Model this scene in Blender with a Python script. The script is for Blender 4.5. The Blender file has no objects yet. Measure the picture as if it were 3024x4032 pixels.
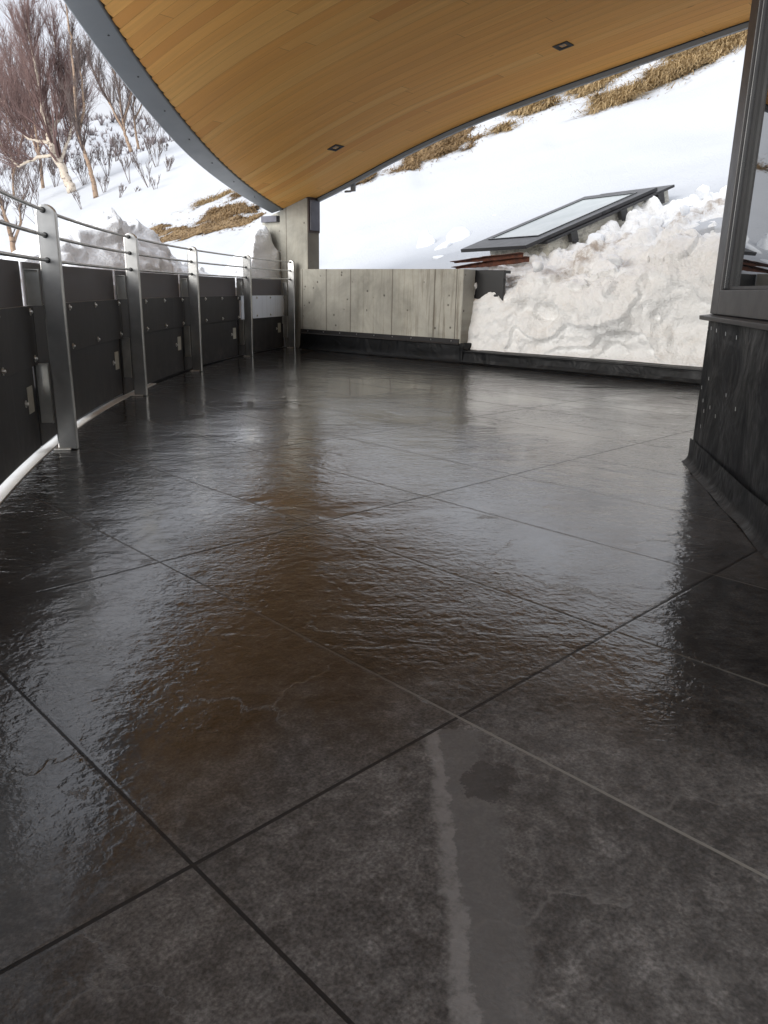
import bpy, math, random
import numpy as np
from mathutils import Vector, Matrix
R_ = math.radians
C = bpy.context.scene
col = C.collection
random.seed(7)

# ------------------------------------------------------------------ camera
CAMZ = 0.75
FPX, PITCH, ROLL = 3012.94, 0.2836208, 0.01990558       # focal length in photo pixels (3024 x 4032)
_cp, _sp, _cr, _sr = math.cos(PITCH), math.sin(PITCH), math.cos(ROLL), math.sin(ROLL)
_right = np.array([1, 0, 0.]); _up0 = np.array([0, _sp, _cp]); FW = np.array([0, _cp, -_sp])
RT = _cr * _right + _sr * _up0; UP = -_sr * _right + _cr * _up0
cam = bpy.data.cameras.new('camera'); camo = bpy.data.objects.new('camera', cam); col.objects.link(camo)
cam.sensor_fit = 'VERTICAL'; cam.sensor_height = 36.0; cam.lens = FPX / 4032 * 36.0
cam.clip_start = 0.05; cam.clip_end = 3000
M = Matrix.Identity(4)
for i in range(3):
    M[i][0] = RT[i]; M[i][1] = UP[i]; M[i][2] = -FW[i]
M[0][3], M[1][3], M[2][3] = 0, 0, CAMZ
camo.matrix_world = M
C.camera = camo
C.render.resolution_x, C.render.resolution_y = 768, 1024

# ------------------------------------------------------------------ sky and sun (bright overcast)
SUN_EL, SUN_AZ = R_(14), R_(224)
wd = bpy.data.worlds.new('World'); C.world = wd; wd.use_nodes = True
nt = wd.node_tree; nt.nodes.clear()
wo = nt.nodes.new('ShaderNodeOutputWorld'); bg = nt.nodes.new('ShaderNodeBackground')
sky = nt.nodes.new('ShaderNodeTexSky'); sky.sky_type = 'NISHITA'; sky.sun_disc = False
sky.sun_elevation = SUN_EL; sky.sun_rotation = SUN_AZ
hs = nt.nodes.new('ShaderNodeHueSaturation'); hs.inputs['Saturation'].default_value = 0.35
mx = nt.nodes.new('ShaderNodeMix'); mx.data_type = 'RGBA'; mx.inputs[0].default_value = 0.93
tc = nt.nodes.new('ShaderNodeTexCoord'); mp = nt.nodes.new('ShaderNodeMapping'); mp.inputs['Scale'].default_value = (1, 1, 2.6)
nz = nt.nodes.new('ShaderNodeTexNoise'); nz.inputs['Scale'].default_value = 2.4; nz.inputs['Detail'].default_value = 5
cr = nt.nodes.new('ShaderNodeValToRGB')                    # cloud tone
cr.color_ramp.elements[0].position = 0.3; cr.color_ramp.elements[0].color = (.84, .89, 1.0, 1)
cr.color_ramp.elements[1].position = 0.7; cr.color_ramp.elements[1].color = (1.06, 1.07, 1.12, 1)
sp = nt.nodes.new('ShaderNodeSeparateXYZ'); gr = nt.nodes.new('ShaderNodeMath'); gr.operation = 'MULTIPLY_ADD'   # overcast: zenith three times the horizon
gr.use_clamp = False; gr.inputs[1].default_value = 6.5; gr.inputs[2].default_value = 5.1
cl_ = nt.nodes.new('ShaderNodeMath'); cl_.operation = 'MAXIMUM'; cl_.inputs[1].default_value = 0.0
ml = nt.nodes.new('ShaderNodeVectorMath'); ml.operation = 'SCALE'
nt.links.new(tc.outputs['Generated'], mp.inputs[0]); nt.links.new(mp.outputs[0], nz.inputs['Vector'])
nt.links.new(tc.outputs['Generated'], sp.inputs[0]); nt.links.new(sp.outputs['Z'], cl_.inputs[0]); nt.links.new(cl_.outputs[0], gr.inputs[0])
nt.links.new(nz.outputs['Fac'], cr.inputs[0]); nt.links.new(cr.outputs[0], ml.inputs[0]); nt.links.new(gr.outputs[0], ml.inputs['Scale'])
nt.links.new(sky.outputs[0], hs.inputs['Color'])
nt.links.new(hs.outputs[0], mx.inputs[6]); nt.links.new(ml.outputs[0], mx.inputs[7])
nt.links.new(mx.outputs[2], bg.inputs[0]); bg.inputs[1].default_value = 0.05
nt.links.new(bg.outputs[0], wo.inputs[0])
sl = bpy.data.lights.new('sun', 'SUN'); so = bpy.data.objects.new('sun', sl); col.objects.link(so)
sl.energy = 1.5; sl.angle = R_(45); sl.color = (1.0, 0.97, 0.92)
sd = Vector((math.cos(SUN_EL) * math.sin(SUN_AZ), math.cos(SUN_EL) * math.cos(SUN_AZ), math.sin(SUN_EL)))
so.rotation_euler = sd.to_track_quat('Z', 'Y').to_euler(); so.location = (10, 0, 20)
C.view_settings.view_transform = 'Standard'; C.view_settings.look = 'None'
C.view_settings.exposure = 1.6; C.view_settings.gamma = 1.0
C.render.engine = 'CYCLES'
C.cycles.max_bounces = 8; C.cycles.diffuse_bounces = 5; C.cycles.glossy_bounces = 4

# ------------------------------------------------------------------ frames of the place
w0 = np.array([-.8367, 9.7139])                           # reference point on the concrete wall's face
_a = R_(-40); U2 = np.array([math.cos(_a), math.sin(_a)]); N2 = np.array([-U2[1], U2[0]])
U3 = np.array([U2[0], U2[1], 0]); N3 = np.array([N2[0], N2[1], 0]); Z3 = np.array([0, 0, 1.])
def P(u, v, z): return np.array([w0[0] + u * U2[0] + v * N2[0], w0[1] + u * U2[1] + v * N2[1], z])
RC, RR = np.array([12.6, 6.2]), 14.337                    # centre and radius of the railing's curve
def A(s, d, z):                                           # s along the railing, d towards the deck
    th = s / RR; r = RR - d
    return np.array([RC[0] - r * math.cos(th), RC[1] + r * math.sin(th), z])
SS = 3024 / 1659
def ray(x, y):
    return FW + RT * (x * SS - 1512) / FPX - UP * (y * SS - 2016) / FPX
def onray(px, y):
    d = ray(*px); return np.array([0, 0, CAMZ]) + d * (y / d[1])

# ------------------------------------------------------------------ numpy noise
_rs = np.random.RandomState(3); _T = _rs.rand(32768)
def _h(x, y, z): return _T[(x * 73856093 ^ y * 19349663 ^ z * 83492791) & 32767]
def vnoise(x, y, z=0.):
    x, y, z = np.broadcast_arrays(np.asarray(x, float), np.asarray(y, float), np.asarray(z, float))
    xi, yi, zi = (np.floor(a).astype(np.int64) for a in (x, y, z))
    fx, fy, fz = x - xi, y - yi, z - zi
    fx, fy, fz = (f * f * f * (f * (f * 6 - 15) + 10) for f in (fx, fy, fz))
    def l(a, b, t): return a + (b - a) * t
    return l(l(l(_h(xi, yi, zi), _h(xi + 1, yi, zi), fx), l(_h(xi, yi + 1, zi), _h(xi + 1, yi + 1, zi), fx), fy),
             l(l(_h(xi, yi, zi + 1), _h(xi + 1, yi, zi + 1), fx), l(_h(xi, yi + 1, zi + 1), _h(xi + 1, yi + 1, zi + 1), fx), fy), fz) * 2 - 1
def fbm(x, y, z=0., o=4, g=.5):
    t = 0; a = 1.
    for k in range(o):
        t = t + a * vnoise(np.asarray(x) * 2.03 ** k + 13.7 * k, np.asarray(y) * 2.03 ** k + 5.1 * k, np.asarray(z) * 2.03 ** k); a *= g
    return t
def billow(x, y, z=0., o=4, g=.5):
    t = 0; a = 1.
    for k in range(o):
        t = t + a * np.abs(vnoise(np.asarray(x) * 2.1 ** k + 3.3 * k, np.asarray(y) * 2.1 ** k + 7.9 * k, np.asarray(z) * 2.1 ** k)); a *= g
    return t

# ------------------------------------------------------------------ object helpers
ROOT = {}
def props(o, label=None, cat=None, group=None, kind=None):
    if label: o['label'] = label
    if cat: o['category'] = cat
    if group: o['group'] = group
    if kind: o['kind'] = kind
    return o
def thing(name, loc, label, cat, group=None):
    o = bpy.data.objects.new(name, None); col.objects.link(o); o.location = loc; o.empty_display_size = .2
    ROOT[o] = np.array(loc, float); return props(o, label, cat, group)
def obj(name, verts, faces, m, parent=None, base=None, smooth=False, bevel=0., mats=None, fmat=None):
    b = ROOT[parent] if parent is not None else (np.array(base, float) if base is not None else np.zeros(3))
    me = bpy.data.meshes.new(name)
    v = np.asarray(verts, float) - b
    me.from_pydata(v.tolist(), [], [list(map(int, f)) for f in faces]); me.update()
    for mm in (mats or [m]): me.materials.append(mm)
    if fmat is not None: me.polygons.foreach_set('material_index', fmat)
    if smooth: me.polygons.foreach_set('use_smooth', [True] * len(me.polygons))
    o = bpy.data.objects.new(name, me); col.objects.link(o)
    if parent is not None: o.parent = parent; ROOT[o] = ROOT[parent] 
    else: o.location = b; ROOT[o] = b
    if bevel:
        md = o.modifiers.new('bevel', 'BEVEL'); md.width = bevel; md.segments = 2; md.limit_method = 'ANGLE'
    return o
def sub(o):                                               # children of a part: same root frame
    return o
class MB:
    def __init__(s): s.v = []; s.f = []
    def add(s, v, f):
        n = len(s.v); s.v += [tuple(p) for p in v]; s.f += [tuple(i + n for i in q) for q in f]; return s
    def box(s, o, a, b, c):                               # corner and three edge vectors (right-handed a,b,c)
        o, a, b, c = (np.asarray(x, float) for x in (o, a, b, c))
        v = [o, o + a, o + a + b, o + b, o + c, o + a + c, o + a + b + c, o + b + c]
        return s.add(v, [(0, 3, 2, 1), (4, 5, 6, 7), (0, 1, 5, 4), (1, 2, 6, 5), (2, 3, 7, 6), (3, 0, 4, 7)])
    def tube(s, pts, rad, n=8, cap=True):
        pts = [np.asarray(p, float) for p in pts]; m = len(pts)
        if not hasattr(rad, '__len__'): rad = [rad] * m
        t0 = pts[1] - pts[0]; ref = np.array([0, 0, 1.]) if abs(t0[2]) < .8 * np.linalg.norm(t0) else np.array([1., 0, 0])
        v = []
        for i in range(m):
            t = pts[min(i + 1, m - 1)] - pts[max(i - 1, 0)]; t = t / (np.linalg.norm(t) + 1e-9)
            e = np.cross(t, ref); e /= np.linalg.norm(e) + 1e-9; g = np.cross(e, t)
            for k in range(n):
                an = 2 * math.pi * k / n; v.append(pts[i] + rad[i] * (math.cos(an) * e + math.sin(an) * g))
        f = [(i * n + k, i * n + (k + 1) % n, (i + 1) * n + (k + 1) % n, (i + 1) * n + k) for i in range(m - 1) for k in range(n)]
        if cap: f += [tuple(range(n))[::-1], tuple((m - 1) * n + k for k in range(n))]
        return s.add(v, f)
    def prism(s, poly, off):                              # planar polygon extruded by a vector
        poly = [np.asarray(p, float) for p in poly]; off = np.asarray(off, float); n = len(poly)
        return s.add(poly + [p + off for p in poly], [tuple(range(n))[::-1], tuple(range(n, 2 * n))] + [(k, (k + 1) % n, n + (k + 1) % n, n + k) for k in range(n)])
    def sweep(s, secs, cap=True):                         # list of equal-length section loops
        n = len(secs[0]); v = [p for q in secs for p in q]
        f = [(i * n + k, i * n + (k + 1) % n, (i + 1) * n + (k + 1) % n, (i + 1) * n + k) for i in range(len(secs) - 1) for k in range(n)]
        if cap: f += [tuple(range(n))[::-1], tuple((len(secs) - 1) * n + k for k in range(n))]
        return s.add(v, f)
    def build(s, name, m, parent=None, **k): return obj(name, s.v, s.f, m, parent, **k)
def grid_faces(nr, nc): return [(i * nc + j, i * nc + j + 1, (i + 1) * nc + j + 1, (i + 1) * nc + j) for i in range(nr - 1) for j in range(nc - 1)]

# ------------------------------------------------------------------ material helpers
class NT:
    def __init__(s, name):
        s.m = bpy.data.materials.new(name); s.m.use_nodes = True; s.t = s.m.node_tree
        s.b = s.t.nodes['Principled BSDF']; s.pos = s.n('ShaderNodeNewGeometry').outputs['Position']
    def n(s, t, **k):
        x = s.t.nodes.new(t)
        for a, b in k.items(): setattr(x, a, b)
        return x
    def put(s, sock, val):
        if isinstance(val, bpy.types.NodeSocket): s.t.links.new(val, sock)
        else: sock.default_value = val
    def math(s, op, a, b=0., c=None, clamp=False):
        x = s.n('ShaderNodeMath', operation=op, use_clamp=clamp); s.put(x.inputs[0], a); s.put(x.inputs[1], b)
        if c is not None: s.put(x.inputs[2], c)
        return x.outputs[0]
    def dot(s, vec, d, off=0.):
        x = s.n('ShaderNodeVectorMath', operation='DOT_PRODUCT'); s.put(x.inputs[0], vec); x.inputs[1].default_value = d
        return s.math('ADD', x.outputs['Value'], off)
    def comb(s, x=0., y=0., z=0.):
        c = s.n('ShaderNodeCombineXYZ'); s.put(c.inputs[0], x); s.put(c.inputs[1], y); s.put(c.inputs[2], z); return c.outputs[0]
    def vmath(s, op, a, b):
        x = s.n('ShaderNodeVectorMath', operation=op); s.put(x.inputs[0], a); s.put(x.inputs[1], b); return x.outputs[0]
    def noise(s, vec, scale, detail=4, rough=.55, dist=0.):
        x = s.n('ShaderNodeTexNoise'); s.put(x.inputs['Vector'], vec); x.inputs['Scale'].default_value = scale
        x.inputs['Detail'].default_value = detail; x.inputs['Roughness'].default_value = rough; x.inputs['Distortion'].default_value = dist
        return x.outputs['Fac']
    def white(s, vec):
        x = s.n('ShaderNodeTexWhiteNoise'); s.put(x.inputs['Vector'], vec); return x.outputs['Value'], x.outputs['Color']
    def voro(s, vec, scale, feature='F1'):
        x = s.n('ShaderNodeTexVoronoi', feature=feature); s.put(x.inputs['Vector'], vec); x.inputs['Scale'].default_value = scale; return x.outputs['Distance']
    def ramp(s, fac, stops, interp='LINEAR'):
        x = s.n('ShaderNodeValToRGB'); s.put(x.inputs[0], fac); r = x.color_ramp; r.interpolation = interp
        while len(r.elements) < len(stops): r.elements.new(.5)
        for e, (p, c) in zip(r.elements, stops):
            e.position = p; e.color = (c, c, c, 1) if not hasattr(c, '__len__') else (*c, 1)
        return x.outputs[0]
    def mix(s, f, a, b, mode='MIX'):
        x = s.n('ShaderNodeMix', data_type='RGBA', blend_type=mode); s.put(x.inputs[0], f)
        for k, v in ((6, a), (7, b)):
            if hasattr(v, '__len__') and not isinstance(v, bpy.types.NodeSocket): v = (*v, 1)
            s.put(x.inputs[k], v)
        return x.outputs[2]
    def bump(s, h, strength=.5, dist=.01, normal=None):
        x = s.n('ShaderNodeBump'); s.put(x.inputs['Height'], h); s.put(x.inputs['Strength'], strength); x.inputs['Distance'].default_value = dist
        if normal is not None: s.put(x.inputs['Normal'], normal)
        return x.outputs[0]
    def set(s, **k):
        nm = dict(color='Base Color', rough='Roughness', metal='Metallic', normal='Normal', spec='Specular IOR Level', ior='IOR', coat='Coat Weight', coat_rough='Coat Roughness', coat_normal='Coat Normal', coat_ior='Coat IOR', sss='Subsurface Weight', sheen='Sheen Weight')
        for a, v in k.items():
            sk = s.b.inputs[nm[a]]
            if a == 'color' and hasattr(v, '__len__') and not isinstance(v, bpy.types.NodeSocket): v = (*v, 1)
            s.put(sk, v)
        return s.m
def simple(name, colr, rough=.5, metal=0., var=.15, scale=6., bump=0., bscale=40., **k):
    n = NT(name); f = n.noise(n.pos, scale, 5)
    lo = tuple(c * (1 - var) for c in colr); hi = tuple(c * (1 + var) for c in colr)
    n.set(color=n.ramp(f, [(.3, lo), (.7, hi)]), rough=n.math('ADD', n.math('MULTIPLY', n.noise(n.pos, scale * 2.3, 4), .2), rough - .1), metal=metal, **k)
    if bump: n.set(normal=n.bump(n.noise(n.pos, bscale, 5), bump, .01))
    return n.m

# ---- wet slate-look porcelain tiles
def mat_floor():
    n = NT('wet_slate_tile'); yaw = .7781762; s = .7326544 * CAMZ; ox, oy = -.3304283 * CAMZ, 1.1402414 * CAMZ
    ca, sa = math.cos(yaw), math.sin(yaw)
    a = n.dot(n.pos, (ca, sa, 0), -(ox * ca + oy * sa)); b = n.dot(n.pos, (-sa, ca, 0), -(-ox * sa + oy * ca))
    qa = n.math('DIVIDE', a, s); qb = n.math('DIVIDE', b, 2 * s)
    da = n.math('MULTIPLY', n.math('PINGPONG', qa, .5), s); db = n.math('MULTIPLY', n.math('PINGPONG', qb, .5), 2 * s)
    ia = n.math('FLOOR', qa); ib = n.math('FLOOR', qb)
    rv, rc = n.white(n.comb(ia, ib, 3.))
    loc = n.vmath('ADD', n.comb(a, b, 0.), n.vmath('SCALE', rc, (0, 0, 0)))
    sc = n.n('ShaderNodeVectorMath', operation='SCALE'); n.put(sc.inputs[0], rc); sc.inputs['Scale'].default_value = 23.
    loc = n.vmath('ADD', n.comb(a, b, 0.), sc.outputs[0])
    joint_a = n.math('LESS_THAN', da, .0030); joint_b = n.math('LESS_THAN', db, .0034)
    j = n.math('MAXIMUM', joint_a, joint_b)
    js = n.ramp(n.math('MINIMUM', da, db), [(0., 0.), (.0034, 0.), (.0050, 1.)])
    big = n.noise(loc, 1.5, 5, .6, .6); mid = n.noise(loc, 6., 6, .65, 1.); fine = n.noise(loc, 60., 5, .7)
    cl = n.ramp(big, [(.28, (.020, .0195, .0195)), (.42, (.036, .0345, .034)), (.56, (.072, .069, .067)), (.72, (.125, .121, .118))])
    cl = n.mix(.55, cl, n.ramp(mid, [(.32, (.016, .0155, .0155)), (.5, (.052, .050, .049)), (.66, (.115, .111, .108))]))
    cl = n.mix(n.ramp(fine, [(.55, 0.), (.72, .55)]), cl, (.10, .095, .09))
    cl = n.mix(n.ramp(n.noise(loc, 120., 4, .7), [(.28, .55), (.46, 0.)]), cl, (.012, .011, .011))
    gn = n.noise(loc, 190., 2, .6); g3 = n.noise(loc, 30., 4, .65, .3)
    cl = n.mix(1., cl, n.ramp(gn, [(.32, .62), (.5, 1.), (.7, 1.5)]), 'MULTIPLY'); cl = n.mix(1., cl, n.ramp(g3, [(.34, .72), (.5, 1.), (.66, 1.36)]), 'MULTIPLY')
    # pale and dark clefts printed on the tiles
    vd = n.voro(n.vmath('ADD', loc, n.comb(n.math('MULTIPLY', mid, .28), n.math('MULTIPLY', big, .9), 0.)), 1.1, 'DISTANCE_TO_EDGE')
    vm = n.math('MULTIPLY', n.ramp(vd, [(0., 1.), (.003, .7), (.007, 0.)]), n.ramp(n.noise(loc, 3.1, 4), [(.47, 0.), (.56, 1.)]))
    cl = n.mix(n.math('MULTIPLY', vm, .38), cl, (.15, .145, .14))
    # one tile in front carries a long pale cleft with a darker flank
    def band(p0, p1, w, warp):
        d = np.array(p1) - np.array(p0); L = float(np.linalg.norm(d)); d = d / L; q = np.array([-d[1], d[0]])
        wv = n.math('MULTIPLY', n.math('SUBTRACT', n.noise(n.pos, 5., 8, .72), .5), warp)
        t = n.dot(n.pos, (*d, 0), -float(d @ np.array(p0))); x = n.math('ADD', n.dot(n.pos, (*q, 0), -float(q @ np.array(p0))), wv)
        inside = n.math('MULTIPLY', n.math('GREATER_THAN', t, 0.), n.math('LESS_THAN', t, L))
        return x, inside, w
    g0 = floor_pt(955, 1575)[:2]; g1 = floor_pt(1035, 2300)[:2]
    x, ins, w = band(g0, g1, .03, .11)
    b1 = n.math('MULTIPLY', n.ramp(n.math('ADD', x, .5), [(.468, 0.), (.480, .9), (.499, 1.), (.504, .1)]), ins)
    b2 = n.math('MULTIPLY', n.ramp(n.math('ADD', x, .5), [(.501, 0.), (.504, 1.), (.560, .9), (.580, 0.)]), ins)
    brk = n.ramp(n.noise(n.pos, 34., 5, .7), [(.32, .4), (.52, 1.)])
    cl = n.mix(n.math('MULTIPLY', n.math('MULTIPLY', b1, brk), .8), cl, (.16, .156, .152)); cl = n.mix(n.math('MULTIPLY', b2, .75), cl, (.088, .086, .085))
    gd = floor_pt(1060, 1690)[:2]
    ds = n.n('ShaderNodeVectorMath', operation='DISTANCE'); n.put(ds.inputs[0], n.vmath('ADD', n.pos, n.comb(n.math('MULTIPLY', n.noise(n.pos, 12., 8, .75), .17), n.math('MULTIPLY', n.noise(n.pos, 9., 8, .75), .17), 0.))); ds.inputs[1].default_value = (gd[0] + .085, gd[1] + .085, 0)
    cl = n.mix(n.math('MULTIPLY', n.math('LESS_THAN', ds.outputs['Value'], .042), .6), cl, (.02, .019, .019))
    tint = n.ramp(rv, [(0., (.85, .845, .845)), (.5, (1.05, 1.04, 1.04)), (1., (1.25, 1.25, 1.25))])
    cl = n.mix(1., cl, tint, 'MULTIPLY')
    grout = n.mix(n.math('MULTIPLY', n.math('GREATER_THAN', n.noise(n.pos, 1.1, 2), .40), n.math('MULTIPLY', joint_a, n.math('GREATER_THAN', qa, .5))), (.012, .011, .011), (.16, .155, .14))
    cl = n.mix(j, cl, grout)
    # water film: thick films smooth the cleft, thin ones leave it
    wet = n.noise(n.pos, .9, 4, .6, .4)
    wv = n.vmath('MULTIPLY', n.vmath('ADD', n.pos, n.vmath('MULTIPLY', sc.outputs[0], (1., 1., 0.))), (.42, 1.15, 1.)); rip = n.noise(wv, 17., 5, .6, .9); rip2 = n.noise(loc, 70., 4, .6, .5); swell = n.noise(wv, 5., 3, .5, .5)
    amp = n.ramp(wet, [(.38, .18), (.5, .7), (.62, 1.)])
    peb = n.noise(loc, 44., 3, .55, .3)
    patch = n.ramp(n.noise(n.pos, 1.7, 3, .6, .5), [(.42, .15), (.58, 1.)])               # where the cleft runs in long ripples
    h = n.math('ADD', n.math('MULTIPLY', n.math('MULTIPLY', rip, patch), .0050), n.math('ADD', n.math('MULTIPLY', rip2, .0010), n.math('ADD', n.math('MULTIPLY', swell, .0045), n.math('MULTIPLY', peb, .0036))))
    h = n.math('MULTIPLY', h, amp)
    h = n.math('ADD', n.math('ADD', h, n.math('MULTIPLY', vm, .0006)), n.math('MULTIPLY', js, .0005))
    bmp = n.bump(h, .62, 1.)
    far = n.ramp(wet, [(.35, .012), (.5, .025), (.68, .07)])
    # the foreground has drained and is nearly dry
    dc = floor_pt(1080, 2050)[:2]
    dd = n.n('ShaderNodeVectorMath', operation='DISTANCE'); n.put(dd.inputs[0], n.pos); dd.inputs[1].default_value = (dc[0] + .12, dc[1] - .1, 0)
    dry = n.ramp(n.math('ADD', dd.outputs['Value'], n.math('MULTIPLY', n.math('SUBTRACT', n.noise(n.pos, 2.6, 5, .6, .5), .5), .9)), [(.55, 1.), (.85, 0.)])
    cw = n.math('MULTIPLY', n.math('SUBTRACT', 1., n.math('MULTIPLY', dry, .75)), n.math('SUBTRACT', 1., n.math('MULTIPLY', j, .9)))
    cl = n.mix(dry, n.mix(1., cl, (.40, .40, .405), 'MULTIPLY'), n.mix(1., cl, (1.2, 1.19, 1.19), 'MULTIPLY'))
    cl = n.mix(n.math('MULTIPLY', n.math('SUBTRACT', 1., dry), n.math('MULTIPLY', n.math('GREATER_THAN', rv, .45), .2)), cl, (.040, .031, .027))
    n.set(color=cl, rough=n.math('ADD', n.math('MULTIPLY', dry, .25), n.math('ADD', far, .32)), normal=bmp, coat=cw, coat_rough=n.math('ADD', far, n.math('MULTIPLY', dry, .2)), coat_ior=1.5, coat_normal=bmp, spec=n.math('ADD', .08, n.math('MULTIPLY', dry, .2)))
    return n.m
def floor_pt(x, y):
    d = ray(x, y); t = -CAMZ / d[2]; return np.array([0, 0, CAMZ]) + d * t

def mat_wood():
    n = NT('cedar_soffit_boards'); W = .11
    u = n.dot(n.pos, (U2[0], U2[1], 0), -float(w0 @ U2)); v = n.dot(n.pos, (N2[0], N2[1], 0), -float(w0 @ N2))
    k = n.math('DIVIDE', v, W); pid = n.math('FLOOR', k); pr, _ = n.white(n.comb(pid, 7., 1.))
    bid = n.math('FLOOR', n.math('ADD', n.math('DIVIDE', u, 5.2), n.math('MULTIPLY', pr, 5.)))
    br, bc = n.white(n.comb(pid, bid, 2.))
    lv = n.comb(n.math('ADD', n.math('MULTIPLY', u, .35), n.math('MULTIPLY', br, 30.)), n.math('ADD', n.math('MULTIPLY', v, 9.), n.math('MULTIPLY', br, 11.)), 0.)
    g1 = n.noise(lv, 1.6, 4, .6, .8); g2 = n.noise(n.comb(n.math('MULTIPLY', u, 1.2), n.math('MULTIPLY', v, 90.), br), 1.5, 3, .6)
    cl = n.ramp(br, [(0., (.74, .345, .088)), (.15, (.81, .40, .104)), (.5, (.85, .44, .118)), (.85, (.87, .465, .132)), (1., (.88, .51, .16))])
    cl = n.mix(n.ramp(g1, [(.35, 0.), (.65, .4)]), cl, (.60, .31, .095)); cl = n.mix(n.ramp(g2, [(.4, 0.), (.8, .16)]), cl, (.48, .235, .075))
    knot = n.voro(n.comb(n.math('MULTIPLY', u, .9), n.math('MULTIPLY', v, 4.5), 0.), 1.1)
    cl = n.mix(n.math('MULTIPLY', n.ramp(knot, [(.012, 1.), (.04, 0.)]), .6), cl, (.13, .06, .02))
    dj = n.math('PINGPONG', k, .5); du = n.math('PINGPONG', n.math('ADD', n.math('DIVIDE', u, 5.2), n.math('MULTIPLY', pr, 5.)), .5)
    gr = n.math('MAXIMUM', n.math('LESS_THAN', dj, .012), n.math('LESS_THAN', du, .0006))
    cl = n.mix(n.math('MULTIPLY', gr, .4), cl, (.14, .07, .025))
    n.set(color=cl, rough=.6, normal=n.bump(n.math('SUBTRACT', n.math('MULTIPLY', g2, .2), gr), .3, .003), spec=.12)
    return n.m
def mat_concrete():
    n = NT('board_formed_concrete')
    u = n.dot(n.pos, (U2[0], U2[1], 0), -float(w0 @ U2)); z = n.dot(n.pos, (0, 0, 1))
    d = n.dot(n.pos, (N2[0], N2[1], 0), -float(w0 @ N2))
    uz = n.comb(u, d, z)
    base = n.noise(uz, 2.2, 6, .65, .4); str_ = n.noise(n.comb(n.math('MULTIPLY', u, 26.), 0., n.math('MULTIPLY', z, 1.6)), 1., 5, .65)
    bid, _ = n.white(n.comb(n.math('FLOOR', n.math('DIVIDE', u, .3)), 0., 0.))
    cl = n.ramp(base, [(.28, (.19, .185, .16)), (.5, (.34, .33, .285)), (.72, (.48, .465, .405))])
    cl = n.mix(n.ramp(bid, [(0., 0.), (1., .35)]), cl, (.27, .265, .245))
    sm = n.math('MULTIPLY', n.ramp(str_, [(.50, 0.), (.64, 1.)]), n.ramp(n.math('DIVIDE', u, 2.1), [(0., .12), (.45, .35), (1., .95)]))
    cl = n.mix(n.math('MULTIPLY', sm, .8), cl, (.13, .105, .075))
    pit = n.math('MULTIPLY', n.ramp(n.voro(uz, 9.), [(.07, 1.), (.15, 0.)]), n.math('GREATER_THAN', n.noise(uz, 3., 2), .38))
    cl = n.mix(n.math('MULTIPLY', pit, .85), cl, (.06, .05, .04))
    hl = None
    for x in (-.69, -.305, .11, .51, 1.15, 1.742, 2.029):
        t = n.math('LESS_THAN', n.math('ABSOLUTE', n.math('SUBTRACT', n.math('ADD', u, n.math('MULTIPLY', base, .012)), x + .006)), .007)
        hl = t if hl is None else n.math('MAXIMUM', hl, t)
    cl = n.mix(n.math('MULTIPLY', hl, .75), cl, (.10, .085, .065))
    h = n.math('SUBTRACT', n.math('SUBTRACT', n.math('MULTIPLY', base, .5), n.math('MULTIPLY', pit, 1.)), n.math('ADD', n.math('MULTIPLY', hl, .8), n.math('MULTIPLY', sm, .5)))
    n.set(color=cl, rough=.8, normal=n.bump(h, .6, .006)); return n.m
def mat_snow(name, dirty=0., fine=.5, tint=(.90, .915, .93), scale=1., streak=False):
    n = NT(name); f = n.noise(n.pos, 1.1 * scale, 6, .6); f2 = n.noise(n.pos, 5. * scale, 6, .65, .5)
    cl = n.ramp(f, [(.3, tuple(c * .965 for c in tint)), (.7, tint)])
    if dirty:
        mk = n.math('MULTIPLY', n.ramp(f2, [(.5, 0.), (.68, 1.)]), n.ramp(f, [(.42, 0.), (.6, 1.)]))
        cl = n.mix(n.math('MULTIPLY', mk, .55 * dirty), cl, (.50, .42, .32))
        sp = n.math('MULTIPLY', n.ramp(n.voro(n.pos, 14.), [(.03, 1.), (.07, 0.)]), n.ramp(n.noise(n.pos, 2.1, 2), [(.52, 0.), (.58, 1.)]))
        cl = n.mix(n.math('MULTIPLY', sp, .8 * min(1, dirty)), cl, (.12, .08, .05))
        cl = n.mix(n.ramp(n.noise(n.pos, 2.4, 4), [(.4, 0.), (.75, .3 * dirty)]), cl, (.66, .62, .56))
    if streak:                                             # meltwater has washed soil down the slope here
        u = n.dot(n.pos, (U2[0], U2[1], 0), -float(w0 @ U2)); v = n.dot(n.pos, (N2[0], N2[1], 0), -float(w0 @ N2))
        q = n.math('ABSOLUTE', n.math('SUBTRACT', n.math('SUBTRACT', u, n.math('MULTIPLY', v, .55)), n.math('ADD', 2.55, n.math('MULTIPLY', f2, .5))))
        mk = n.math('MULTIPLY', n.math('MULTIPLY', n.ramp(q, [(.0, 1.), (.16, 0.)]), n.ramp(n.noise(n.pos, 9., 5, .7), [(.42, 0.), (.56, 1.)])), n.ramp(v, [(.25, 0.), (.4, 1.)]))
        cl = n.mix(n.math('MULTIPLY', mk, .75), cl, (.30, .215, .14))
    h = n.math('ADD', n.math('MULTIPLY', n.noise(n.pos, 14., 6, .65), 1.), n.math('ADD', n.math('MULTIPLY', n.noise(n.pos, 60., 4, .7), .45), n.math('MULTIPLY', n.voro(n.pos, 42.), .3)))
    n.set(color=cl, rough=.62, normal=n.bump(h, fine, .02), spec=.25); return n.m
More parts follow.
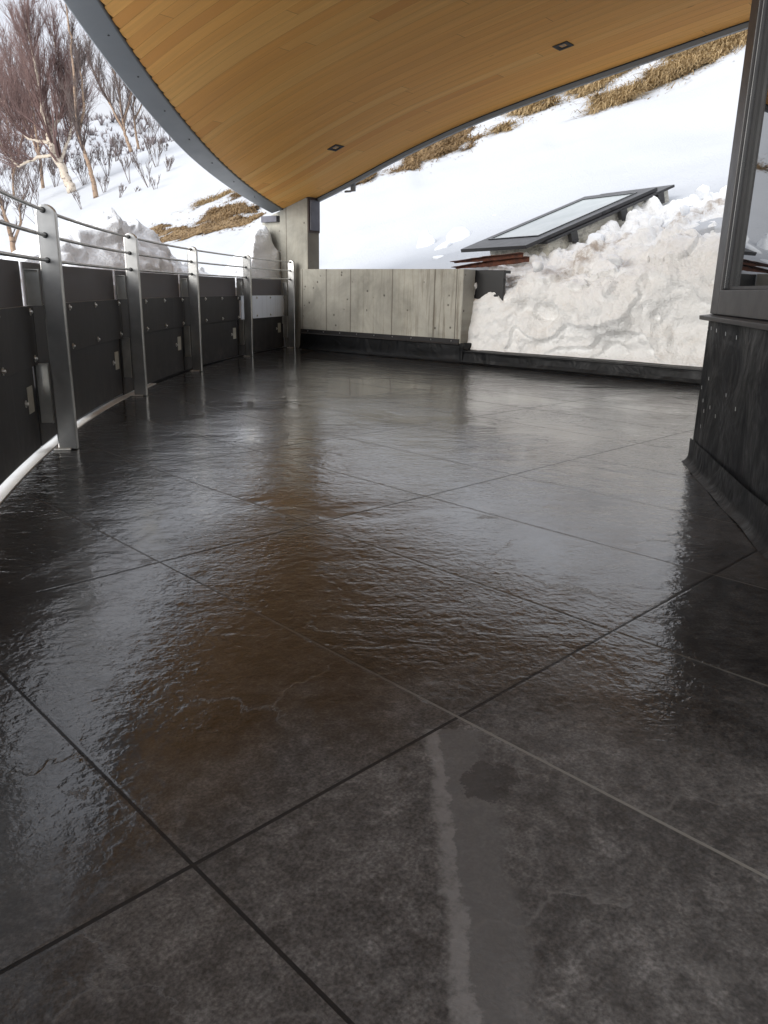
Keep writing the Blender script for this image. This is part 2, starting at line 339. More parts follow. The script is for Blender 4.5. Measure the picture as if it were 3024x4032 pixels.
def mat_membrane():
    n = NT('black_roofing_membrane'); w1 = n.noise(n.pos, 3.2, 3, .5, 1.2); w2 = n.noise(n.pos, 11., 4, .6, .8)
    cl = n.ramp(n.noise(n.pos, 5., 5), [(.3, (.004, .0045, .005)), (.7, (.008, .0085, .010))])
    cl = n.mix(n.ramp(n.noise(n.pos, 30., 3), [(.72, 0.), (.8, .35)]), cl, (.10, .10, .10))
    h = n.math('ADD', n.math('MULTIPLY', w1, .9), n.math('MULTIPLY', w2, .14))
    n.set(color=cl, rough=n.ramp(w2, [(.3, .42), (.7, .6)]), normal=n.bump(h, .45, .06), spec=.22); return n.m
def mat_steel():
    n = NT('brushed_stainless'); s = n.noise(n.vmath('MULTIPLY', n.pos, (40., 40., 1.5)), 1., 4, .6); b = n.noise(n.pos, 7., 4)
    n.set(color=n.ramp(b, [(.3, (.40, .40, .39)), (.7, (.56, .56, .545))]), metal=1., rough=n.math('ADD', n.math('MULTIPLY', s, .25), .2), normal=n.bump(s, .08, .002)); return n.m
def mat_panel(name, c0, c1):
    n = NT(name); f = n.noise(n.pos, 2.2, 6, .65); g = n.noise(n.vmath('MULTIPLY', n.pos, (5., 5., 120.)), 1., 3)
    cl = n.ramp(f, [(.3, c0), (.7, c1)]); cl = n.mix(n.ramp(n.noise(n.pos, 26., 4), [(.68, 0.), (.76, .25)]), cl, (.10, .10, .105))
    st = n.noise(n.vmath('MULTIPLY', n.pos, (22., 22., .9)), 1., 5, .65); cl = n.mix(n.ramp(st, [(.55, 0.), (.7, .22)]), cl, (.095, .096, .10))
    zz = n.dot(n.pos, (0, 0, 1)); spl = n.math('MULTIPLY', n.ramp(zz, [(.03, 1.), (.22, 0.)]), n.ramp(n.noise(n.pos, 9., 5, .7), [(.45, 0.), (.65, .5)])); cl = n.mix(spl, cl, (.10, .095, .088))
    n.set(color=cl, rough=n.ramp(f, [(.3, .5), (.7, .65)]), normal=n.bump(g, .08, .002), spec=.4); return n.m
def mat_bark(name, c0, c1, dark):
    n = NT(name); z = n.noise(n.vmath('MULTIPLY', n.pos, (3., 3., 9.)), 1.3, 4, .6); s = n.noise(n.pos, 8., 5)
    cl = n.ramp(s, [(.3, c0), (.7, c1)]); cl = n.mix(n.ramp(z, [(.56, 0.), (.62, .9)]), cl, dark)
    n.set(color=cl, rough=.85, normal=n.bump(s, .4, .01)); return n.m
def mat_straw(name, cols):
    n = NT(name); oi = n.noise(n.pos, 17., 3, .7); f = n.noise(n.pos, 1.6, 3)
    cl = n.ramp(n.math('ADD', n.math('MULTIPLY', oi, .75), n.math('MULTIPLY', f, .25)), [(.32, cols[0]), (.5, cols[1]), (.66, cols[2])])
    n.set(color=cl, rough=.8, spec=.2); return n.m

MAT = dict(
    floor=mat_floor(), wood=mat_wood(), conc=mat_concrete(), membrane=mat_membrane(), steel=mat_steel(),
    snow=mat_snow('dimmed_hill_snow', 0., .8, (.49, .508, .535)), bank=mat_snow('brightened_slumped_snow', .5, .9, (.90, .905, .905), 1., True), pile=mat_snow('ploughed_snow', .12, .7, (.90, .925, .955)),  # light balance set in the colour: hill snow lowered, shaded bank and pile raised
    fascia=simple('painted_grey_fascia', (.16, .178, .195), .42, 0., .04, 3.), edge=simple('dark_grey_edge_flashing', (.10, .105, .11), .4, 0., .1, 5.),
    frame=simple('anodised_dark_frame', (.022, .021, .022), .42, .0, .12, 4., .05, 90.), frame2=simple('black_reveal', (.012, .013, .015), .3, 0., .2, 6.),
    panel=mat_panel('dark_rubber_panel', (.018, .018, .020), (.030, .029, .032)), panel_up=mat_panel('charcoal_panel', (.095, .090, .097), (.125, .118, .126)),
    panel_grey=mat_panel('pale_grey_panel', (.68, .74, .83), (.74, .80, .88)), ledge=simple('galvanised_ledge', (.33, .315, .30), .5, .4, .2, 9.),
    zinc=simple('galvanised_bracket', (.42, .42, .40), .42, .8, .2, 9.), tag=simple('cream_tag', (.46, .46, .40), .6, 0., .1, 20.),
    white=simple('white_strip_and_plate', (.78, .79, .78), .45, 0., .06, 12.), dark=simple('black_shadow_gap', (.008, .008, .008), .7, 0., .1, 4.),
    curbpaint=None, rust=None, blackmetal=simple('black_sheet_metal', (.010, .010, .011), .45, .0, .2, 4., .05, 20.),
    bearing=simple('primed_grey_steel', (.105, .105, .125), .5, .2, .2, 9., .1, 30.), brown=simple('brown_primer', (.045, .028, .024), .6, 0., .2, 9.),
    screw=simple('bright_screw', (.62, .62, .6), .3, .9, .1, 30.), hole=simple('dark_screw', (.02, .02, .022), .5, .3, .2, 30.),
    rooftop=simple('roof_slab', (.12, .12, .125), .7), soil=mat_straw('matted_dead_grass', [(.07, .046, .026), (.18, .122, .064), (.32, .225, .12)]),
    straw=mat_straw('dry_straw', [(.11, .072, .036), (.34, .24, .12), (.58, .44, .25)]), chip=mat_straw('matted_brown_litter', [(.075, .048, .026), (.23, .15, .075), (.42, .30, .155)]),
    birch=mat_bark('white_birch_bark', (.42, .36, .29), (.56, .49, .41), (.08, .06, .05)), tan=mat_bark('peeling_tan_bark', (.20, .135, .09), (.36, .26, .185), (.10, .07, .05)),
    twig=simple('reddish_twigs', (.135, .082, .074), .8, 0., .3, 2.), twig2=simple('grey_brown_twigs', (.10, .075, .068), .8, 0., .3, 2.), rock=simple('dark_rock', (.06, .065, .08), .8, 0., .3, 3., .5, 12.),
    scrub=simple('far_scrub', (.20, .175, .18), .9, 0., .3, .3), lamp=simple('lamp_reflector', (.30, .21, .10), .3, .2, .1, 20.))
def _curb():
    n = NT('peeling_white_corrugated_curb'); f = n.noise(n.pos, 7., 6, .7); z = n.dot(n.pos, (-.30, .0, 1.), 0.)
    wv = n.math('PINGPONG', n.math('MULTIPLY', z, 28.), .5)
    cl = n.mix(n.ramp(f, [(.52, 0.), (.6, .8)]), (.56, .54, .47), (.26, .245, .21)); cl = n.mix(n.ramp(n.noise(n.pos, 3.1, 5), [(.6, 0.), (.7, .4)]), cl, (.42, .36, .17))
    n.set(color=cl, rough=.6, normal=n.bump(wv, .5, .02)); return n.m
def _rust():
    n = NT('rusty_steel'); f = n.noise(n.pos, 18., 6, .7)
    n.set(color=n.ramp(f, [(.3, (.022, .010, .008)), (.55, (.10, .030, .014)), (.75, (.17, .06, .025))]), rough=.8, normal=n.bump(f, .5, .004)); return n.m
MAT['curbpaint'] = _curb(); MAT['rust'] = _rust()
def _glass(name, c, ior):
    n = NT(name); n.set(color=c, rough=.015, ior=ior, spec=.5, normal=n.bump(n.noise(n.pos, 1.3, 2, .4), .015, .02)); return n.m
MAT['glass'] = _glass('dark_window_glass', (.006, .007, .008), 2.0)
def _sky_glass():
    n = NT('frosted_skylight_glass'); f = n.noise(n.pos, 2.5, 4); n.set(color=n.ramp(f, [(.35, (.36, .40, .39)), (.65, (.43, .465, .455))]), rough=.22, ior=1.6, spec=.5); return n.m
MAT['sky_glass'] = _sky_glass()

# ------------------------------------------------------------------ terrain
def crest_T(t): return .254 + .345 * t
def plane_z(x, y):
    h = np.where(y < 10, 0, np.where(y < 22, .12 * (y - 10) ** 2 / 24, .72 + .12 * (y - 22)))
    return 1.0 + .33 * (x - 1.43) + .2 * (y - 8.67) + h
def terrain(x, y):
    x = np.asarray(x, float); y = np.asarray(y, float)
    yy = np.maximum(y, .5); t = np.clip(x / yy, -1.2, 1.2)
    T = crest_T(t); den = np.maximum(.32 + .33 * t - T, .012); yc = np.clip(3.876 / den, 30, 70)
    yq = np.minimum(yy, yc); zc = plane_z(np.where(y > yc, t * yq, x), np.where(y > yc, yq, y))
    dy = np.maximum(y - yc, 0)
    over = zc + np.where(dy < 25, .12 * dy - .0055 * dy ** 2, -.44 - .12 * (dy - 25))
    z = np.where(dy > 0, over, zc)
    # the opposite hillside far behind the birches
    far = np.clip((y - 110) / 160, 0, 1); sk = (.187 + .05 * (t + .3)) * 270 + .75 + 4 * vnoise(x * .02, y * .02) + 1.5 * vnoise(x * .07, y * .07)
    zf = np.where(y > 270, sk - (y - 270) * .1, 2 + (sk - 2) * far)
    z = np.where(y > 95, np.maximum(z, zf), z)
    rr_ = np.hypot(x - RC[0], y - RC[1]) - RR; dk = np.clip(1 - (rr_ - .3) / 5.0, 0, 1) * np.clip((10.5 - y) / 2.5, 0, 1)  # ground outside the railing raised to deck level to bounce light onto the soffit
    z = np.where((rr_ > 0) & (x < 6), np.maximum(z, z * (1 - dk) + dk * (-.05)), z)
    z = z - .09 * np.exp(-((x - 2.9) ** 2 + (y - 9.2) ** 2) / 2.2)
    z = z + .05 * np.clip((y - 8) / 6, 0, 1) * np.clip(.35 - np.abs(vnoise(x * .22 + y * .1, y * .5, 6.)), 0, 1) * 4 - .05 * np.clip((y - 8) / 4, 0, 1) * 3 * np.maximum(0, vnoise(x * 1.1, y * .5, 2.) - .35)
    z = z + .05 * fbm(x * .35, y * .35, 0, 3) * np.clip((y - 5) / 6, 0.2, 1.5) + .012 * fbm(x * 1.7, y * 1.1, 4., 3)
    return z
def indeck(x, y):
    v = (x - w0[0]) * N2[0] + (y - w0[1]) * N2[1]; r = np.hypot(x - RC[0], y - RC[1])
    u = (x - w0[0]) * U2[0] + (y - w0[1]) * U2[1]
    return (v < np.where(u > 2.1, 1.15, .14)) & (r < RR + .16)
def tz1(x, y): return float(terrain(np.array([x]), np.array([y]))[0])
def on_terrain(px, lo=9., hi=75.):
    d = ray(*px); ys = np.linspace(lo, hi, 900); p = np.array([0, 0, CAMZ])[:, None] + d[:, None] * (ys / d[1])
    k = np.where(p[2] <= terrain(p[0], p[1]))[0]
    i = k[0] if len(k) else len(ys) - 1
    return p[:, i]
az = np.radians(np.concatenate([np.linspace(-180, -62, 40), np.linspace(-60, 52, 330), np.linspace(54, 180, 42)])); rs = np.concatenate([np.arange(.3, 14, .13), 14 * 1.035 ** np.arange(0, 105)])
AZ, RSS = np.meshgrid(az, rs); TX, TY = RSS * np.sin(AZ), RSS * np.cos(AZ); TZ = terrain(TX, TY)
TZ = np.where(indeck(TX, TY), np.minimum(TZ, -.45), TZ)
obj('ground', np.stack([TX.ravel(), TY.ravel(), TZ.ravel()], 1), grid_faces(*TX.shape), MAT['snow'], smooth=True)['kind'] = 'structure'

# ------------------------------------------------------------------ deck floor
h0 = np.array([1.418, 3.49]); hw = np.array([.1736, .9848]); hout = np.array([-.9848, .1736]); hin = -hout
HB = h0 - hw * 3.9
poly = [A(s, -.070, 0) for s in np.linspace(-6.6, 4.2, 60)]
poly += [P(-.34, .0, 0), P(5.75, .0, 0), np.array([*(h0 + .02 * hin), 0]), np.array([*(HB + .02 * hin), 0])]
mb = MB(); n_ = len(poly); mb.add(poly + [p + np.array([0, 0, -.06]) for p in poly], [tuple(range(n_))[::-1]] + [(k, (k + 1) % n_, n_ + (k + 1) % n_, n_ + k) for k in range(n_)])
fo = mb.build('deck_floor', MAT['floor']); fo['kind'] = 'structure'
me = fo.data
if me.polygons[0].normal.z < 0: me.flip_normals()

# ------------------------------------------------------------------ railing
SP = [-6.35, -4.52, -2.69, -.844, .819, 2.455, 3.87]      # stanchion positions along the curve
rail = thing('deck_railing', A(SP[2], 0, 0), 'curved stainless steel railing with dark boards bolted along its foot, left of the wet deck', 'railing')
def arc_slab(s0, s1, d0, d1, z0, z1, n=10):
    secs = []
    for s in np.linspace(s0, s1, n): secs.append([A(s, d0, z0), A(s, d1, z0), A(s, d1, z1), A(s, d0, z1)])
    return MB().sweep(secs)
for s in SP:                                              # flat bars set radially, rounded tops
    prof = [(-.043, 0.), (.043, 0.), (.043, 1.03)] + [(.043 * math.cos(a), 1.03 + .043 * math.sin(a)) for a in np.linspace(.25, math.pi - .25, 9)] + [(-.043, 1.03)]
    q0 = A(s, 0, 0); th = s / RR; rad = np.array([math.cos(th), math.sin(th) * -1, 0]); rad = (A(s, .1, 0) - q0) / .1; tan = (A(s + .01, 0, 0) - A(s - .01, 0, 0)) / .02
    MB().prism([q0 + rad * x + np.array([0, 0, z]) - tan * .019 for x, z in prof], tan * .038).build('post', MAT['steel'], rail, bevel=.006)
    MB().box(q0 - rad * .06 - tan * .035 + Z3 * .001, rad * .075, tan * .07, Z3 * .008).build('base_plate', MAT['white'], rail, bevel=.002)
for z in (1.047, .945, .842):
    MB().tube([A(s, -.008, z) for s in np.linspace(SP[0], SP[-1] - .0, 90)], .0075, 10).build('rail', MAT['steel'], rail, smooth=True)
    for s in SP[1:]:
        MB().tube([A(s - .024, -.008, z), A(s - .0185, -.008, z)], .0125, 12).build('grommet', MAT['frame2'], rail, smooth=False)
def bolt(s, z, d, par):
    c0 = A(s, d, z); rad = (A(s, d + .1, z) - c0) / .1
    w = MB().tube([c0 - rad * .001, c0 + rad * .003], .016, 14)
    w.tube([c0 + rad * .003, c0 + rad * .010, c0 + rad * .013], [.0085, .008, .003], 8)
    w.build('bolt', MAT['screw'], par, smooth=False)
for i in range(len(SP) - 1):
    a, b = SP[i], SP[i + 1]; last = i == len(SP) - 2
    arc_slab(a + .0, b - .055, -.128, -.118, .60, .835, 10).build('upper_board', MAT['panel_up'], rail, bevel=.003)
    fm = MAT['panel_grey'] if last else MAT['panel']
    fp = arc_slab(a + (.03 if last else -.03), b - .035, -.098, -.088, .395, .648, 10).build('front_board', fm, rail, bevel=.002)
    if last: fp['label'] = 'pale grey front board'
    arc_slab(a - .03, b - .035, -.117, -.0995, .640, .6485, 10).build('ledge', MAT['ledge'], rail)
    lp = arc_slab(a - .06, b - .085, -.112, -.1015, .028 if i < 3 else .012, .41, 10).build('lower_board', MAT['panel'], rail, bevel=.002)
    arc_slab(b - .10, b + .0, -.130, -.120, .02, .30, 3).build('backing_board', MAT['panel'], rail)
    L = b - a
    for fr in (.36, .66, .955):
        for z in (.625, .425): bolt(a + L * fr, z, -.088, fp)
    tg = MB().box(A(b - .225, -.1012, .20), A(b - .135, -.1012, .2) - A(b - .225, -.1012, .2), (A(b - .22, -.0985, .2) - A(b - .22, -.1012, .2)), Z3 * .115).build('tag', MAT['tag'], rail, bevel=.001)
    bolt(b - .265, .25, -.1015, lp)
    for z0, z1 in ((.65, .800), (.13, .395)):             # folded radial channels between the boards and the post
        s0, s1 = b - .046, b - .024
        secs = [[A(s0, -.046, z), A(s1, -.046, z), A(s1, -.108, z), A(s0, -.108, z), A(s0, -.104, z), A(s1 - .004, -.104, z), A(s1 - .004, -.050, z), A(s0, -.050, z)] for z in (z0, z1)]
        ch = MB().sweep(secs); ch.box(A(s0, -.108, z1), A(s0, -.046, z1) - A(s0, -.108, z1), A(s1, -.108, z1) - A(s0, -.108, z1), Z3 * .004)
        ch.build('channel_bracket', MAT['zinc'], rail)
et = MB().sweep([[A(s, -.073, -.03), A(s, -.128, -.03), A(s, -.128, .0035), A(s, -.073, .0035)] for s in np.linspace(-6.6, -.15, 40)]).build('gap_light_strip', MAT['white'], rail)  # white strip standing in for outside light showing under the boards
dr = MB().sweep([[A(s, -.058, -.03), A(s, -.155, -.03), A(s, -.155, -.004), A(s, -.058, -.004)] for s in np.linspace(-.145, 4.1, 24)]).build('gutter_strip', MAT['membrane'], rail)

# ------------------------------------------------------------------ concrete wall with its black base flashing
wall = thing('concrete_wall', P(.9, .1, 0), 'low board-marked concrete wall with black flashing along its foot at the end of the deck', 'wall')
MB().box(P(-.335, 0, -.3), U3 * 2.447, N3 * .22, Z3 * 1.266).build('wall_body', MAT['conc'], wall, bevel=.006)
nu = 90
gv = []
for i, u in enumerate(np.linspace(-.334, 2.13, nu)):
    for k, (v, z) in enumerate(((-.004, .205), (-.010, .15), (-.014, .09), (-.016, .05), (-.034, .012), (-.05, .003))):
        gv.append(P(u, v - .006 * float(fbm(u * 3, z * 9, 2., 3)) * (k > 0) - .002, z))
obj('base_membrane', gv, [q[::-1] for q in grid_faces(nu, 6)], MAT['membrane'], wall, smooth=True)
tb = MB().prism([P(-.334, -.001, .25), P(-.334, -.012, .248), P(-.334, -.014, .205), P(-.334, -.026, .196), P(-.334, -.026, .192), P(-.334, -.001, .192)][::-1], U3 * 2.43).build('termination_bar', MAT['frame'], wall)
for k, u in enumerate(np.linspace(-.2, 2.0, 9)):
    MB().tube([P(u, -.012, .228), P(u, -.018, .228)], .007, 8).build('screw', MAT['screw'], tb)
MB().box(P(2.113, -.03, .0), U3 * .05, N3 * .24, Z3 * .21).build('membrane_corner', MAT['membrane'], wall, bevel=.012)

# ------------------------------------------------------------------ concrete pillar
pil = thing('concrete_pillar', P(-.6, .3, 0), 'tall concrete pillar carrying the low tip of the timber roof', 'pillar')
def roof_g(u):
    return float(np.interp(u, GU, GZ))
_ku = np.array([-2.0, -.84, -.3, .14, .92, 1.85, 2.89, 3.77, 4.585, 6.0, 8.0, 10.0]); _kz = np.array([1.36, 1.665, 1.805, 1.925, 2.175, 2.415, 2.603, 2.735, 2.865, 3.03, 3.2, 3.3])
GU = np.linspace(-2, 10, 241); GZ = np.interp(GU, _ku, _kz)
for _ in range(60): GZ[1:-1] = .25 * GZ[:-2] + .5 * GZ[1:-1] + .25 * GZ[2:]
def pillar_block(u0, u1, v0, v1, z0, name):
    b = [P(u0, v0, z0), P(u1, v0, z0), P(u1, v1, z0), P(u0, v1, z0)]; t = [P(u, v, roof_g(u) + .006) for u, v in ((u0, v0), (u1, v0), (u1, v1), (u0, v1))]
    return MB().add(b + t, [(0, 3, 2, 1), (4, 5, 6, 7), (0, 1, 5, 4), (1, 2, 6, 5), (2, 3, 7, 6), (3, 0, 4, 7)]).build(name, MAT['conc'], pil, bevel=.006)
pillar_block(-.805, -.305, .10, .30, -.5, 'shaft')
pillar_block(-1.18, -.808, .13, .33, -.5, 'wing')
br_ = MB().box(P(-.3045, .106, 1.40), U3 * .012, N3 * .192, Z3 * .40).build('bearing_recess', MAT['brown'], pil)
MB().box(P(-.2925, .128, 1.425), U3 * .014, N3 * .160, Z3 * .35).build('bearing_plate', MAT['bearing'], pil, bevel=.004)
MB().box(P(-1.13, .070, 1.54), U3 * .29, N3 * .055, Z3 * .075).build('beam_bracket', MAT['bearing'], pil, bevel=.004)

# ------------------------------------------------------------------ roof canopy
roof = thing('roof_canopy', P(1.2, -1., 2.2), 'sweeping canopy roof with a cedar board soffit and curved grey metal edge overhead', 'roof')
AX, AY, AR = 14.35, 6.25, 16.2                            # plan arc of the soffit's free edge
def arc_u_at_v(v, r=AR):
    # smallest u where P(u, v) is inside the arc
    o = w0 + v * N2 - np.array([AX, AY]); b = float(o @ U2); c = float(o @ o) - r * r
    return -b - math.sqrt(max(b * b - c, 0))
V1, WPL = .25, .11
mb = MB()
k = int(math.floor(V1 / WPL)); VB = -7.0
kk = k
while kk * WPL > VB:
    va, vb = kk * WPL, min((kk + 1) * WPL, V1)
    if vb - va > .01:
        um = arc_u_at_v((va + vb) / 2) + .004; da_, db_ = (.55 * (arc_u_at_v(v_) + .004 - um) for v_ in (va, vb)); us = np.concatenate([[um], np.arange(math.ceil((um + .12) * 4) / 4 + .1, 9.6, .25)])
        secs = [[P(u + da_ * (i_ == 0), va + .0006, roof_g(u + da_ * (i_ == 0))), P(u + db_ * (i_ == 0), vb - .0006, roof_g(u + db_ * (i_ == 0))), P(u + db_ * (i_ == 0), vb - .0006, roof_g(u) + .018), P(u + da_ * (i_ == 0), va + .0006, roof_g(u) + .018)] for i_, u in enumerate(us)]
        mb.sweep(secs)
    kk -= 1
mb.build('soffit', MAT['wood'], roof)
# the structural deck above the boards
dv = np.linspace(VB, V1 - .01, 60); du_ = np.linspace(0, 1, 40); top = []
for v in dv:
    ua = arc_u_at_v(v) - .02
    for f in du_:
        u = ua + f * (9.6 - ua); top.append(P(u, v, roof_g(u)))
top = np.array(top); nb = len(top); fs = grid_faces(60, 40)
lo = top + np.array([0, 0, .030]); hi = top + np.array([0, 0, .26])
f2 = [tuple(q) for q in fs] + [tuple(i + nb for i in q[::-1]) for q in fs]
bd = [i for i in range(40)] + [r * 40 + 39 for r in range(1, 60)] + [59 * 40 + c for c in range(38, -1, -1)] + [r * 40 for r in range(58, 0, -1)]
f2 += [(bd[i], bd[(i + 1) % len(bd)], bd[(i + 1) % len(bd)] + nb, bd[i] + nb) for i in range(len(bd))]
obj('roof_deck', np.concatenate([lo, hi]), f2, MAT['rooftop'], roof)
# curved fascia: a folded metal edge following the arc
secs = []; scr = []; secl = []
ths = np.linspace(R_(181), R_(181), 1)
ys = np.linspace(1.05, 10.28, 70)
for y in ys:
    x0 = AX - math.sqrt(AR ** 2 - (y - AY) ** 2); nx, ny = (x0 - AX) / AR, (y - AY) / AR
    wdt = .19 - .035 * max(0, (y - 8.0) / 2.2)
    def at(o, dz):
        x, yy = x0 + nx * o, y + ny * o; u = (x - w0[0]) * U2[0] + (yy - w0[1]) * U2[1]
        return np.array([x, yy, roof_g(u) + dz])
    secs.append([at(.004, -.006), at(wdt, -.012), at(wdt + .012, -.004), at(wdt + .012, .22), at(.004, .22)])
    secl.append([at(-.004, -.0055), at(.004, -.011), at(.010, -.011), at(.010, .02), at(-.004, .02)])
fas = MB().sweep(secs).build('fascia', MAT['fascia'], roof)
MB().sweep(secl).build('fascia_lip', MAT['edge'], fas)
for y in np.arange(4.6, 10, .62):
    x0 = AX - math.sqrt(AR ** 2 - (y - AY) ** 2); nx, ny = (x0 - AX) / AR, (y - AY) / AR
    x, yy = x0 + nx * .075, y + ny * .075; u = (x - w0[0]) * U2[0] + (yy - w0[1]) * U2[1]; z = roof_g(u) - .0085
    MB().tube([(x, yy, z + .004), (x, yy, z - .004)], .007, 8).build('screw', MAT['hole'], fas)
# straight rear edge trim
us = np.linspace(-.95, 9.6, 70)
MB().sweep([[P(u, V1 + .012, roof_g(u) - .045), P(u, V1 + .05, roof_g(u) - .045), P(u, V1 + .05, roof_g(u) + .26), P(u, V1 + .012, roof_g(u) + .26)] for u in us]).build('rear_edge', MAT['fascia'], roof)
MB().sweep([[P(u, V1 - .0, roof_g(u) - .006), P(u, V1 + .0115, roof_g(u) - .006), P(u, V1 + .0115, roof_g(u) + .03), P(u, V1 - .0, roof_g(u) + .03)] for u in us]).build('edge_gap', MAT['dark'], roof)
def soff(u, v, dz):
    return P(u, v, roof_g(u) + dz)
for (u, v) in ((.86, -.62), (3.41, -.61)):
    e = .001; t = soff(u + .05, v, 0) - soff(u - .05, v, 0); t = t / np.linalg.norm(t); nn = np.array([N2[0], N2[1], 0]); dn = np.cross(nn, t); dn = dn if dn[2] < 0 else -dn
    c0 = soff(u, v, 0)
    def q(a, b, d): return c0 + t * a + nn * b + dn * d
    lm = MB(); H_, h_ = .064, .044
    lm.add([q(sx * H_, sy * H_, .001) for sx, sy in ((-1, -1), (1, -1), (1, 1), (-1, 1))] + [q(sx * H_, sy * H_, .007) for sx, sy in ((-1, -1), (1, -1), (1, 1), (-1, 1))] + [q(sx * h_, sy * h_, .007) for sx, sy in ((-1, -1), (1, -1), (1, 1), (-1, 1))] + [q(sx * h_ * .6, sy * h_ * .6, .002) for sx, sy in ((-1, -1), (1, -1), (1, 1), (-1, 1))],
           [(0, 1, 5, 4), (1, 2, 6, 5), (2, 3, 7, 6), (3, 0, 4, 7), (4, 5, 9, 8), (5, 6, 10, 9), (6, 7, 11, 10), (7, 4, 8, 11), (8, 9, 13, 12), (9, 10, 14, 13), (10, 11, 15, 14), (11, 8, 12, 15)])
    dl = lm.build('downlight', MAT['dark'], roof)
    MB().add([q(-.018, -.020, .0026), q(.020, -.020, .0026), q(.012, .014, .0028), q(-.008, .014, .0028)], [(0, 1, 2, 3)]).build('reflector', MAT['lamp'], dl)
# small gutter clip under the rear edge
MB().box(P(.22, V1 + .05, roof_g(.22) - .10), U3 * .06, N3 * .03, Z3 * .09).box(P(.12, V1 + .05, roof_g(.15) - .085), U3 * .098, N3 * .025, Z3 * .022).build('clip', MAT['edge'], roof, bevel=.004)

# ------------------------------------------------------------------ house corner at the right
house = thing('house_corner', (*h0, 0), 'dark house corner in wrinkled black membrane under a large window at the right', 'house')
def H(s, o, z): return np.array([*(h0 - hw * s + hout * o), z])   # s back from the corner, o outwards
ns, nz_ = 150, 36; gv = []
for s in np.linspace(0, 4.2, ns):
    for z in np.linspace(0, .65, nz_):
        w = .010 * float(fbm(s * 2.6 + .6 * z, z * 3.1, 1., 3)) * min(1, s * 10) + .004 * float(vnoise(s * 5, z * 6, 3.)) * min(1, s * 10)
        gv.append(H(s, .0 + w, z))
obj('membrane_wall', gv, grid_faces(ns, nz_), MAT['membrane'], house, smooth=True)
MB().box(H(0, -.002, 0), np.array([*N2, 0]) * 3.3, np.array([*(hin), 0]) * .2, Z3 * .65).build('side_wall', MAT['membrane'], house)
lap = []
for s in np.linspace(-.012, 4.2, 160):
    w = .008 * float(fbm(s * 4, 1., 5., 3))
    for (o, z) in ((.010, .115), (.015, .09), (.013, .055), (.016, .03), (.030, .012), (.05, .003)): lap.append(H(s, o * .75 + .5 * w * (z < .1) + .002, z + .004 * float(vnoise(s * 6, z * 9))))
obj('base_lap', lap, grid_faces(160, 6), MAT['membrane'], house, smooth=True)
for (s, z) in ((.06, .61), (.12, .615), (.22, .61), (.38, .605), (.55, .60), (.09, .36), (.2, .41), (.15, .31), (.19, .27), (.29, .30), (.4, .28), (.17, .2), (.52, .38), (.68, .35)):
    c0 = H(s, .012, z); d = np.array([*hw, 0]) * .004 + Z3 * .012
    MB().tube([c0 - d * .6, c0 + d * .6], .0011, 5).build('nail', MAT['screw'], house)
MB().sweep([[H(s, -.02, .652), H(s, .034, .646), H(s, .036, .664), H(s, -.02, .672)] for s in (-.035, 4.2)]).build('sill', MAT['frame'], house, bevel=.002)
fr = MB()
fr.box(H(.13, -.14, .673), np.array([*hw, 0]) * .13, np.array([*hin, 0]) * -.14, Z3 * 2.32)             # corner stile
fr.box(H(4.2, -.14, .673), np.array([*hw, 0]) * 4.068, np.array([*hin, 0]) * -.14, Z3 * .10)               # bottom rail
win = fr.build('window', MAT['frame'], house, bevel=.003)
MB().box(H(.150, -.132, .776), np.array([*hw, 0]) * .0195, np.array([*hin, 0]) * -.122, Z3 * 2.2).build('jamb', MAT['frame2'], win, bevel=.003)
MB().box(H(.165, -.125, .776), np.array([*hw, 0]) * .0145, np.array([*hin, 0]) * -.098, Z3 * 2.2).build('gasket', MAT['blackmetal'], win)
MB().box(H(4.2, -.09, .775), np.array([*hw, 0]) * 4.03, np.array([*hin, 0]) * -.062, Z3 * .012).build('glazing_bead', MAT['frame'], win)
MB().box(H(4.2, -.05, .78), np.array([*hw, 0]) * 4.04, np.array([*hin, 0]) * -.012, Z3 * 2.2).build('pane', MAT['glass'], win)
MB().box(H(-.001, -.16, .674), np.array([*N2, 0]) * 3.3, np.array([*hin, 0]) * .12, Z3 * 2.32).build('side_cladding', MAT['frame2'], house)

# ------------------------------------------------------------------ curb in front of the snow bank, dark upstand beside the wall
curb = thing('membrane_curb', P(3.9, .1, 0), 'low black membrane curb holding back the snow bank at the deck edge', 'curb')
gv = []; nu = 160
prof = ((-.055, .003), (-.03, .018), (-.018, .05), (-.012, .10), (-.010, .122), (-.03, .126), (-.03, .136), (.0, .139), (.16, .141))
for u in np.linspace(2.13, 5.8, nu):
    for (v, z) in prof: gv.append(P(u, v + .007 * float(fbm(u * 2.5, z * 6, 7., 3)) * (z < .12), z + .003 * float(vnoise(u * 3, v * 5))))
obj('curb_membrane', gv, [q[::-1] for q in grid_faces(nu, len(prof))], MAT['membrane'], curb, smooth=False)
MB().box(P(2.2, -.034, .1275), U3 * 3.5, N3 * .003, Z3 * .006).build('curb_trim', MAT['frame'], curb)
up = MB().box(P(2.085, .245, .0), U3 * .36, N3 * .05, Z3 * .962).box(P(2.10, .275, .93), U3 * .34, N3 * .12, Z3 * .03).build('black_upstand', MAT['blackmetal'], base=P(2.25, .25, 0), bevel=.004)
props(up, 'black sheet-metal upstand half buried in snow beside the end of the concrete wall', 'metal panel')

